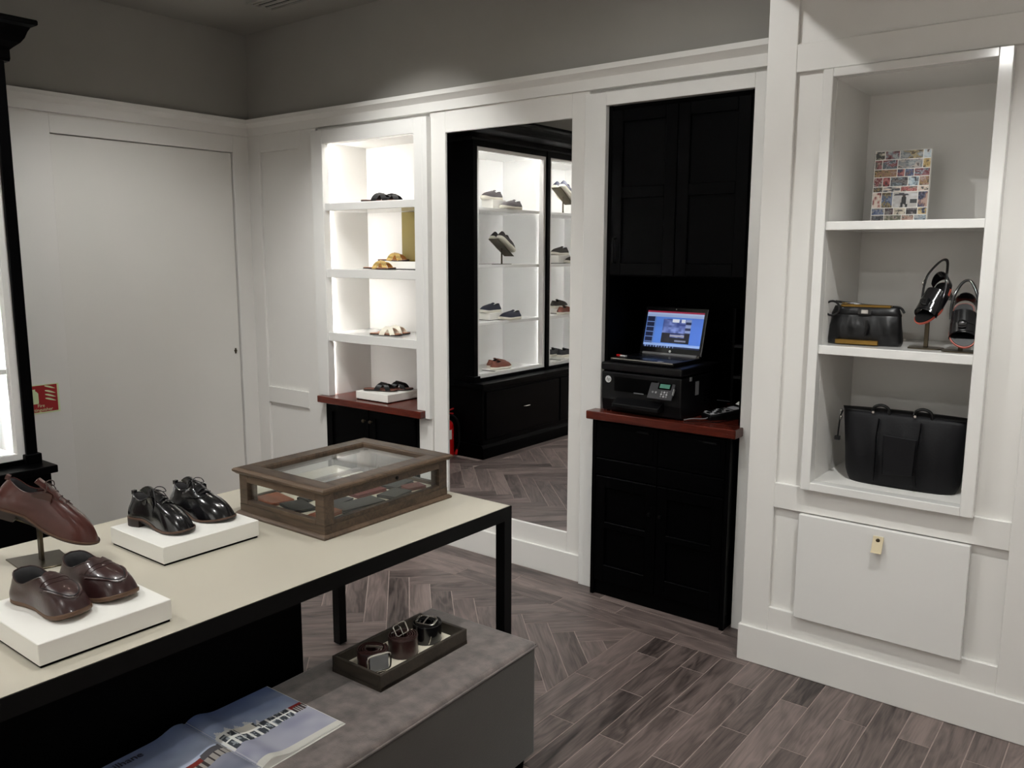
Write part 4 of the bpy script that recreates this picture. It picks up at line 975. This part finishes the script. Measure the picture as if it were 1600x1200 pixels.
# ================================================================== COMPUTER NICHE
pz = .887
pr_ = thing('printer', 'black multifunction laser printer on the dark cabinet counter', 'printer', (-1.80, 3.425, pz), R(-2.5))
def pp_(name, mb, m_='plastic', parent=pr_, **k): return mb.build(name, m_, parent, **k)
bw, bd_ = .205, .17
bo = pp_('body', MB().rings([[(-bw, -bd_+.01, .006), (bw, -bd_+.01, .006), (bw, bd_, .006), (-bw, bd_, .006)], [(-bw, -bd_, .06), (bw, -bd_, .06), (bw, bd_, .06), (-bw, bd_, .06)], [(-bw, -bd_, .185), (bw, -bd_, .185), (bw, bd_, .185), (-bw, bd_, .185)]], True, True, True), bevel=.006, seg=2)
for x in (-.17, .17):
    for y in (-.13, .13): pp_('foot', MB().lathe([(.012, 0), (.012, .007)], 12, (x, y, 0)))
pp_('scanner_lid', B(-bw-.002, bw+.002, -bd_-.006, bd_, .192, .228), bevel=.008, seg=2)
pp_('lid_hinge', B(-.12, .12, bd_-.02, bd_+.004, .176, .194))
pp_('paper_tray', MB().rings([[(-.12, -bd_-.0, .03), (.12, -bd_, .03), (.12, -bd_, .075), (-.12, -bd_, .075)], [(-.118, -bd_-.045, .034), (.118, -bd_-.045, .034), (.118, -bd_-.045, .05), (-.118, -bd_-.045, .05)]], True, True, True), bevel=.002)
pp_('output_slot', B(-.135, .09, -bd_-.001, -bd_+.004, .10, .165), 'black_matte')
pp_('tray_lip', B(-.03, .02, -bd_-.004, -bd_, .098, .102), 'grey_plastic')
cp_ = pp_('control_panel', MB().box(-.062, .058, -.004, .004, -.042, .042), 'panel_grey', loc=(.118, -bd_-.012, .128), rot=(R(-28), 0, 0), bevel=.002)
MB().box(-.012, .036, -.0062, -.004, .010, .028).build('lcd_window', 'lcd', cp_)
MB().box(-.02, .044, -.0052, -.004, .004, .033).build('lcd_bezel', 'black_matte', cp_)
for i in range(3):
    for j in range(3): MB().lathe([(.0042, -.004), (.0042, -.0058)], 10, (.004+.013*i, 0, -.008-.010*j), 'y').build('key', 'key' if (i+j) % 2 else 'grey_plastic', cp_)
for i in range(2): MB().lathe([(.005, -.004), (.005, -.0058)], 10, (-.04+.016*i, 0, -.012), 'y').build('key', 'grey_plastic', cp_)
pp_('side_tag', B(.0555, .0575, -.004, .006, -.016, .012), 'pale_plastic', cp_)
lg = pp_('round_logo', MB().lathe([(.0155, 0), (.0155, -.0015)], 28, (-.168, -bd_, .150), 'y'), 'pale_plastic')
text('logo_letters', 'hp', .022, 'plastic', pr_, (-.168, -bd_-.0016, .1505), (R(90), 0, 0), .0002, .35)
pp_('side_label', B(bw, bw+.0012, -.045, -.015, .10, .16), 'grey_plastic'); pp_('side_latch', B(bw, bw+.004, -.10, -.085, .168, .185), 'grey_plastic')
for k in range(6): pp_('vent_slat', B(bw, bw+.0015, .04, .12, .05+.012*k, .055+.012*k), 'black_matte')
# laptop
lpz = pz+.228
lp = thing('laptop', 'open black laptop with a lit blue screen standing on the printer', 'laptop', (-1.808, 3.40, lpz), R(-4))
lw, ldp = .165, .115
bs = B(-lw, lw, -ldp-.01, ldp, .003, .019).build('base', 'plastic', lp, bevel=.003, seg=2)
B(-lw+.004, lw-.004, -ldp-.0108, -ldp-.0095, .013, .0185).build('front_edge', 'silver', lp)
for a in range(14):
    for b in range(5):
        B(-lw+.018+a*.0213, -lw+.018+a*.0213+.0185, .075-b*.0195-.016, .075-b*.0195, .019, .0205).build('key', 'plastic_gloss', bs)
B(-.05, .04, -.105, -.045, .019, .0193).build('touchpad', 'plastic_gloss', bs)
B(.075, .10, -.11, -.098, .019, .0196).build('sticker', 'pale_plastic', bs)
MB().tube([(-lw+.022, ldp-.004, .022), (lw-.022, ldp-.004, .022)], .008, 10).build('hinge_bar', 'grey_plastic', lp, smooth=True)
for sx in (-1, 1): MB().tube([(sx*(lw-.018), ldp-.004, .022), (sx*(lw-.006), ldp-.004, .022)], .008, 10).build('hinge_cap', 'silver', lp, smooth=True)
sc = MB().box(-lw, lw, 0, .008, 0, .222).build('screen_lid', 'plastic_gloss', lp, loc=(0, ldp-.004, .024), rot=(R(-14), 0, 0), bevel=.003, seg=2)
def screen_img(u, v):
    if v > .955: return (150, 40, 70)
    if v > .83: return (150, 172, 214) if v < .90 else (168, 188, 226)
    if v < .055: return (24, 34, 66) if (u*40 % 2 < 1.3 or u > .55) else (120, 140, 190)
    if v < .12: return (140, 168, 220)
    if u < .17:
        if u < .02 or u > .145: return (86, 120, 190)
        return (34, 40, 66) if ((v-.13)/.7*5) % 1 > .18 else (104, 128, 184)
    if .30 < u < .80 and .13 < v < .80:
        a, b = (u-.30)/.5, (v-.13)/.67
        if b > .86 and (abs(a-.45) < .12 or abs(a-.72) < .07): return (220, 228, 244)
        if b < .42 and not (.32 < a < .8 and .24 < b < .38): return (26, 28, 40) if not (.5 < a < .9 and .08 < b < .13) else (120, 126, 150)
        if .32 < a < .8 and .28 < b < .36: return (150, 150, 160)
        if a > .82: return (40, 48, 80) if int(b*9) % 2 else (130, 146, 190)
        return mixc((52, 66, 130), (128, 146, 206), vnoise(a*11, b*13))
    return (78, 118, 208) if u > .8 else (84, 128, 214)
def scr_pos(u, v): return (-.150+u*.300, -.0006, .030+v*.172)
printed('display', 75, 44, scr_pos, screen_img, 'screen', sc)
MB().lathe([(.0025, 0), (.0025, -.0008)], 12, (0, 0, .213), 'y').build('webcam', 'grey_plastic', sc)
MB().lathe([(.006, 0), (.006, -.0006)], 20, (0, 0, .0145), 'y').build('round_logo', 'pale_plastic', sc)
us = thing('memory_stick', 'small red and white memory stick on the laptop corner', 'memory stick', (-1.965, 3.345, lpz), R(-18))
B(-.02, .005, -.008, .008, .0185, .027).build('red_cap', 'red_paint', us, bevel=.002)
B(.005, .04, -.007, .007, .0195, .0255).build('body', 'pale_plastic', us, bevel=.001)
us.location.z = lpz+.0008
# card terminal
ct_ = thing('card_terminal', 'grey handheld card terminal with keypad and paper slip beside the printer', 'card terminal', (-1.485, 3.44, pz), R(-36))
MB().rings([[(-.038, -.095, 0), (.038, -.095, 0), (.042, .09, 0), (-.042, .09, 0)], [(-.040, -.097, .018), (.040, -.097, .018), (.044, .092, .040), (-.044, .092, .040)], [(-.034, -.09, .024), (.034, -.09, .024), (.038, .085, .048), (-.038, .085, .048)]], True, True, True).build('body', 'plastic', ct_, bevel=.003, seg=2)
tp_ = MB().rings([[(-.034, -.088, .0245), (.034, -.088, .0245), (.036, .02, .0385), (-.036, .02, .0385)], [(-.034, -.088, .0265), (.034, -.088, .0265), (.036, .02, .0405), (-.036, .02, .0405)]], True, True, True).build('keypad_plate', 'grey_plastic', ct_)
for i in range(4):
    for j in range(5):
        x = -.025+.0167*i; y = -.078+.019*j; z = .0265+(y+.088)*.13
        B(x-.0062, x+.0062, y-.006, y+.006, z, z+.004).build('key', 'plastic' if (i+j) % 3 else 'key', tp_)
MB().rings([[(-.03, .026, .0412), (.03, .026, .0412), (.032, .06, .0456), (-.032, .06, .0456)], [(-.03, .026, .0424), (.03, .026, .0424), (.032, .06, .0468), (-.032, .06, .0468)]], True, True, True).build('screen', 'key', ct_)
MB().tube([(0, .075, .052), (0, .085, .052)], .012, 12).build('paper_roll', 'paper', ct_)
MB().rings([[(x, y, z) for x in (-.027, .027)]+[(x, y+.001, z+.0008) for x in (.027, -.027)] for y, z in ((.066, .056), (.082, .066), (.10, .069), (.115, .064))], True, True, True).build('paper_slip', 'paper', ct_)
cb = MB().tube(catmull([(-1.60, 3.275, pz+.004), (-1.57, 3.285, pz+.012), (-1.53, 3.33, pz+.010), (-1.52, 3.38, pz+.016), (-1.50, 3.40, pz+.020)], 6), .0022, 6).build('power_cable', 'grey_plastic', world=True, smooth=True)
tag(cb, 'thin grey cable looping out from behind the printer to the card terminal', 'cable')
cb = MB().tube(catmull([(-1.585, 3.25, pz+.003), (-1.55, 3.262, pz+.008), (-1.51, 3.30, pz+.004), (-1.46, 3.33, pz+.004), (-1.42, 3.50, pz+.004)], 6), .0022, 6).build('power_cable', 'plastic', world=True, smooth=True)
tag(cb, 'black cable lying on the counter edge in front of the card terminal', 'cable')
# ================================================================== RIGHT NICHE CONTENTS
Z1, Z2, Z3 = 1.714, 1.279, .772
bk = thing('photo_book', 'book with a collage of small photos on its cover, upright on the top shelf', 'book', (-.800, 3.31, Z1), R(-3)); bk.rotation_euler = (R(-3), 0, R(3))
B(-.093, .093, .001, .022, 0, .256).build('pages', 'paper', bk); B(-.095, -.093, 0, .024, 0, .258).build('spine', 'olive_suede', bk); B(-.095, .095, .022, .024, 0, .258).build('back_cover', 'paper', bk)
B(-.095, .095, .0, .001, 0, .258).build('front_cover', 'paper', bk)
random.seed(21)
tiles = []
rows = [(.0, .10), (.10, .205), (.205, .42), (.42, .50), (.50, .63), (.63, .75), (.75, .88), (.88, 1)]
cols = [[.0, .24, .55, .78, 1], [.0, .24, .40, .62, .84, 1], [0, .16, .38, .82, 1], [0, .18, .5, .8, 1], [0, .16, .30, .62, .82, 1], [0, .42, .55, .72, 1], [0, .14, .42, .86, 1], [0, .18, .45, .86, 1]]
pal = [(60, 78, 120), (150, 60, 60), (120, 128, 136), (196, 186, 168), (88, 90, 74), (178, 150, 90), (58, 54, 58), (140, 104, 92), (176, 196, 208), (104, 34, 40), (214, 196, 184)]
for (a, b), cc in zip(rows, cols):
    for c0, c1 in zip(cc, cc[1:]): tiles.append((c0, c1, a, b, random.choice(pal), random.choice(pal), random.random()*50))
def collage(u, v):
    for c0, c1, a, b, p, q, sd in tiles:
        if c0 <= u < c1 and a <= v < b:
            if u-c0 < .014 or v-a < .011: return (232, 230, 224)
            if p == tiles[10][4] and False: return p
            x, y = (u-c0)/(c1-c0), (v-a)/(b-a)
            if abs(a-.205) < .01 and abs(c0-.38) < .01:     # figure under an umbrella on a pale street
                if (x-.35)**2/.10+((y-.80)/.14)**2 < 1 and y > .78: return (64, 64, 70)
                if abs(x-.46) < .10+.05*(.5-y) and .22 < y < .70: return (30, 30, 34)
                if y <= .24 and (abs(x-.36-.1*y) < .05 or abs(x-.58+.1*y) < .05): return (36, 36, 40)
                if abs(x-.46) < .05 and .68 < y < .80: return (60, 48, 46)
                if x > .7 and .3 < y < .55: return (66, 68, 70)
                return mixc((214, 214, 216), (170, 164, 160), vnoise(x*5, y*6))
            n = .65*vnoise(x*3.2+sd, y*3.2+sd*1.7)+.35*vnoise(x*9+sd, y*9+sd)
            if n > .60: return mixc(q, (240, 232, 224), .35)
            if n < .34: return mixc(p, (30, 28, 32), .6)
            return mixc(p, q, sstep(.25, .6, n))
    return (230, 228, 222)
printed('cover_photos', 72, 90, lambda u, v: (-.093+u*.186, -.0006, .002+v*.254), collage, 'print', bk)
# ---- clutch bag with frame and strap
def bag_body(W0, W1, H, D0, D1, nx=36, nz=18, pleat=0, sag=0, seed=1, tuck=.03):
    def P(i, j, side):
        u = i/nx*2-1; v = j/nz; W = W0+(W1-W0)*v; d = D0+(D1-D0)*v
        e = (1-abs(u)**4)**.5; bul = math.sin(math.pi*(.12+.80*v))**.7 if 0 < v < 1 else .45 if v == 0 else .3
        y = side*d*e*(.35+.65*bul)
        pl_ = pleat*(.5*math.sin(u*14+v*3+seed)+.5*vnoise(u*6+seed*9, v*5)-.25)*math.sin(math.pi*v)
        x = u*W/2*(1-.07*max(0, 1-v*5)**2)
        return (x, y+side*pl_, v*H+sag*(u*u-.5)*v)
    rs = []
    for j in range(nz+1): rs.append([P(i, j, -1) for i in range(nx+1)]+[P(i, j, 1) for i in range(nx-1, 0, -1)])
    return MB().rings(rs, True, True, True)
cl = thing('clutch_bag', 'black leather clutch bag with gold trim on the middle shelf', 'handbag', (-.848, 3.165, Z2), R(3))
bag_body(.262, .235, .112, .042, .03, pleat=.006, seed=3).build('body', 'black_soft', cl, smooth=True, autosm=70)
bag_body(.245, .215, .036, .026, .017, 30, 8, .001, 0, 2).build('flap_band', 'black_soft', cl, smooth=True, loc=(0, 0, .102), autosm=70)
MB().tube([(.012, -.042, .09), (.016, -.046, .065), (.010, -.046, .035)], .004, 8).build('centre_pleat', 'black_soft', cl, smooth=True)
B(-.085, .085, -.014, .014, .134, .144).build('frame_bar', 'brass', cl, bevel=.002)
B(-.012, .014, -.0305, -.018, .112, .128).build('clasp', 'silver', cl, bevel=.002)
B(-.022, .024, -.029, -.018, .110, .130).build('clasp_plate', 'black_leather', cl, bevel=.001)
B(-.09, .055, -.049, -.034, .004, .020).build('base_bar', 'brass', cl, bevel=.0015)
ring = [(-.112+.026*math.cos(a), -.028, .128+.026*math.sin(a)) for a in [2*math.pi*k/24 for k in range(24)]]
MB().tube(ring, .004, 8, closed=True).build('strap_ring', 'black_leather', cl, smooth=True)
MB().tube(catmull([(-.108, 0, .152), (-.06, .02, .146), (.0, .03, .14), (.07, .02, .138), (.112, .0, .136), (.128, -.01, .12)], 6), .0045, 8).build('wrist_strap', 'black_leather', cl, smooth=True)
# ---- heeled sandals on stands
def sling_sandal(label, loc, rot, hand):
    t = thing('slingback_sandal', label, 'sandal', loc, 0, 'black slingback sandals on stands'); t.rotation_euler = rot
    L = .172; o = outline('sandal', L, hand, 25, 0, .92)
    def zc(x): u = x/L; return .012*math.sin(math.pi*min(1, u*1.2))*(-1)*(1 if u < .83 else 0)+.012*(1-u)
    MB().rings([[(x, y, zc(x)-.004) for x, y in o], [(x, y, zc(x)+.003) for x, y in o]], True, True, True).build('sole', 'red_edge', t, smooth=True)
    MB().rings([[(L*.5+(x-L*.5)*.97, y*.94, zc(x)+.003) for x, y in o], [(L*.5+(x-L*.5)*.96, y*.92, zc(x)+.0055) for x, y in o]], True, True, True).build('footbed', 'black_soft', t, smooth=True)
    def band(nm, xa, xb, h, wd, twist=0):
        rs = []
        for a in range(17):
            q = a/16; th = math.pi*q; y = -.040*math.cos(th); xx = L*(xa+(xb-xa)*q); z = zc(xx)+.002+h*math.sin(th)**.75; w_ = wd*(1-.35*twist*math.sin(th))
            rs.append([(xx-w_/2, y, z), (xx+w_/2, y, z-.004), (xx+w_/2, y*1.05, z-.001), (xx-w_/2, y*1.05, z+.003)])
        return MB().rings(rs, True, True, True).build(nm, 'black_leather', t, smooth=True)
    band('toe_strap', .60, .66, .036, .055, .5); band('toe_strap', .66, .58, .040, .05, .5); band('instep_strap', .40, .44, .046, .05)
    MB().lathe([(.002, -.014), (.012, -.012), (.015, 0), (.012, .012), (.002, .014)], 14, (L*.62, hand*.004, .043), 'y').build('knot', 'black_leather', t, smooth=True)
    rs = []
    for a in range(13):
        q = a/12; th = math.pi*(q-.5); x = L*.135-.033*math.cos(th); y = .034*math.sin(th)
        rs.append([(x, y, zc(x)+.002), (x-.003, y*1.06, zc(x)+.002), (x-.003-.004, y*1.06, zc(x)+.022+.016*math.cos(th)), (x-.004, y, zc(x)+.022+.016*math.cos(th))])
    MB().rings(rs, True, True, True).build('heel_cup', 'black_leather', t, smooth=True)
    sp = catmull([(L*.44, -.039, .022), (L*.25, -.040, .042), (L*.02, -.034, .062), (-.045, -.012, .070), (-.05, .012, .069), (L*.0, .034, .058), (L*.22, .040, .038), (L*.42, .039, .022)], 6)
    MB().tube(sp, .0018, 8, flat=.005).build('sling_strap', 'black_leather', t, smooth=True)
    bp = sp[8 if hand > 0 else 32]
    MB().tube([(bp[0]+.010*math.cos(a), bp[1]-.003*hand, bp[2]+.008*math.sin(a)) for a in [2*math.pi*k/16 for k in range(16)]], .0016, 6, closed=True).build('buckle', 'silver', t, smooth=True)
    MB().rings([[(x*.8+.004, y*.75, zc(x)-.004) for x, y in o if x < .20*L], [(x*.62+.010, y*.5, -.045) for x, y in o if x < .20*L]], True, True, True).build('heel', 'black_leather', t, smooth=True)
    return t
def post_stand(label, x, y, z, h, tilt):
    t = thing('shoe_stand', label, 'shoe stand', (x, y, z), R(0), 'bronze stands on the middle shelf')
    MB().prism([(.055*math.copysign(abs(math.cos(a))**.5, math.cos(a)), .042*math.copysign(abs(math.sin(a))**.5, math.sin(a))) for a in [2*math.pi*k/28 for k in range(28)]], 0, .004).build('base_plate', 'dark_metal', t)
    B(-.007, .007, -.004, .004, .004, h).build('post', 'dark_metal', t, bevel=.001)
    return t
post_stand('bronze shoe stand beside the clutch bag', -.645, 3.17, Z2, .125, 0)
post_stand('short bronze shoe stand at the right edge of the middle shelf', -.53, 3.13, Z2, .055, 0)
sling_sandal('black patent slingback sandal tilted toe-down on the stand beside the clutch', (-.606, 3.225, Z2+.218), (0, R(50), R(-118)), 1)
sling_sandal('black patent slingback sandal on the short stand by the right frame', (-.538, 3.195, Z2+.150), (0, R(50), R(-80)), -1)
# ---- tote bag
tg = thing('tote_bag', 'large black nylon tote bag with short handles on the lowest niche shelf', 'handbag', (-.700, 3.20, Z3), R(0))
bag_body(.385, .425, .262, .075, .055, 44, 22, .006, -.006, 5).build('body', 'black_nylon', tg, smooth=True, autosm=70)
bag_body(.42, .432, .022, .028, .016, 40, 4, .0, -.004, 1).build('top_band', 'black_soft', tg, smooth=True, loc=(0, 0, .252), autosm=70)
for x in (-.075, .065):
    MB().tube([(x, -.079 if False else -.070, .02), (x+.004*(1 if x < 0 else -1), -.083, .10), (x, -.072, .19), (x, -.050, .245)], .0022, 8, flat=.009).build('seam_strap', 'black_soft', tg, smooth=True)
    MB().tube(catmull([(x-.03, -.028, .255), (x-.024, -.030, .282), (x, -.030, .292), (x+.024, -.030, .282), (x+.03, -.028, .255)], 6), .0055, 8).build('handle', 'black_soft', tg, smooth=True)
    MB().lathe([(.0045, 0), (.0045, -.004)], 12, (x-.024, -.040, .266), 'y').build('stud', 'silver', tg, smooth=True)
MB().rings([[(x, y, z) for x, z in ((-.05, .195), (.06, .190), (.055, .06), (-.045, .05))] for y, z_ in ((-.080, 0), (-.074, 0))], True, True, True).build('front_pocket', 'black_nylon', tg, bevel=.002)
MB().tube([(-.214, -.01, .255), (-.222, -.012, .23), (-.224, -.014, .19), (-.226, -.014, .155)], .003, 8, flat=.007).build('side_strap', 'black_soft', tg, smooth=True)
for z in (.252, .228): MB().tube([(-.219+.001, -.012+.009*math.cos(a), z+.008*math.sin(a)) for a in [2*math.pi*k/14 for k in range(14)]], .0016, 6, closed=True).build('buckle_ring', 'silver', tg, smooth=True)
B(-.236, -.216, -.022, -.006, .142, .158).build('strap_end', 'black_leather', tg, bevel=.002)
# ================================================================== FIRE EXTINGUISHER AND SIGN
fe = thing('fire_extinguisher', 'red fire extinguisher standing between the dark shelving and the door', 'fire extinguisher', (-4.42, 1.842, 0), R(45))
MB().lathe([(.052, 0), (.060, .006), (.062, .02), (.062, .235), (.058, .262), (.046, .285), (.026, .298), (.017, .302)], 28).build('cylinder', 'red_paint', fe, smooth=True)
MB().lathe([(.015, .30), (.015, .322), (.019, .324), (.019, .342), (.010, .345)], 16).build('valve', 'brass', fe, smooth=True)
MB().tube([(-.01, -.01, .345), (.0, -.02, .352), (.03, -.055, .352)], .006, 8, flat=.010).build('lower_handle', 'red_paint', fe, smooth=True)
MB().tube([(-.01, -.01, .352), (-.005, -.02, .372), (.03, -.055, .392)], .006, 8, flat=.012).build('upper_lever', 'red_paint', fe, smooth=True)
MB().lathe([(.013, 0), (.013, .010), (.010, .011)], 16, (.018, .0, .333), 'x').build('gauge', 'silver', fe, smooth=True)
MB().tube(catmull([(0, -.015, .332), (.0, -.05, .334), (.005, -.092, .29), (.01, -.104, .20), (.02, -.102, .11), (.02, -.085, .06)], 8), .008, 10).build('hose', 'plastic', fe, smooth=True)
MB().tube([(.02, -.086, .062), (.018, -.074, .022)], [.009, .013], 10).build('nozzle', 'red_paint', fe, smooth=True)
def arc(a0_, a1_, z0_, z1_, r_): return MB().rings([[(r_*math.cos(R(a)), r_*math.sin(R(a)), z) for a in range(a0_, a1_+1, 8)] for z in (z0_, z1_)], False)
arc(10, 90, .06, .205, .0626).build('orange_label', 'orange_label', fe, smooth=True); arc(-44, -12, .15, .225, .0626).build('white_label', 'paper', fe, smooth=True)
arc(10, 90, .208, .216, .0627).build('black_band', 'plastic', fe, smooth=True)
for k in range(3): arc(26, 74, .09+.035*k, .096+.035*k, .0630).build('label_line', 'plastic', fe, smooth=True)
sg = thing('extinguisher_sign', 'red fire extinguisher sign with pale green symbols on the wall by the door', 'sign', (XL, 1.962, .748))
B(.0002, .003, -.098, .098, -.006, .150).build('sign_plate', 'sign_glow', sg)
B(.003, .0034, -.09, .088, .002, .146).build('red_field', 'sign_red', sg)
def sg_poly(nm, pts): MB().rings([[(x, y, z) for y, z in pts] for x in (.0034, .0038)], True, True, True).build(nm, 'sign_glow', sg)
sg_poly('cylinder_symbol', [(-.058, .048), (-.012, .048), (-.010, .056), (-.010, .104), (-.018, .114), (-.024, .118), (-.024, .128), (-.046, .128), (-.046, .118), (-.052, .114), (-.060, .104), (-.060, .056)])
sg_poly('hose_symbol', [(-.046, .124), (-.066, .116), (-.076, .10), (-.076, .07), (-.070, .07), (-.070, .098), (-.062, .110), (-.046, .116)])
for k in range(4):
    z = .056+.021*k; pt_ = [(.025+.055*j/8, z+.016*(1-j/8)**1.6+(.004 if k == 3 else 0)) for j in range(9)]
    sg_poly('flame_symbol', pt_+[(y, zz+.010*math.sin(math.pi*(.15+.85*j/8))) for j, (y, zz) in reversed(list(enumerate(pt_)))])
text('sign_text', 'Fire', .024, 'sign_glow', sg, (.0036, .0, .036), (R(90), 0, R(90)), .0003)
text('sign_text', 'extinguisher', .024, 'sign_glow', sg, (.0036, .0, .014), (R(90), 0, R(90)), .0003)
print('planks', n_pl, 'objects', len(bpy.data.objects))
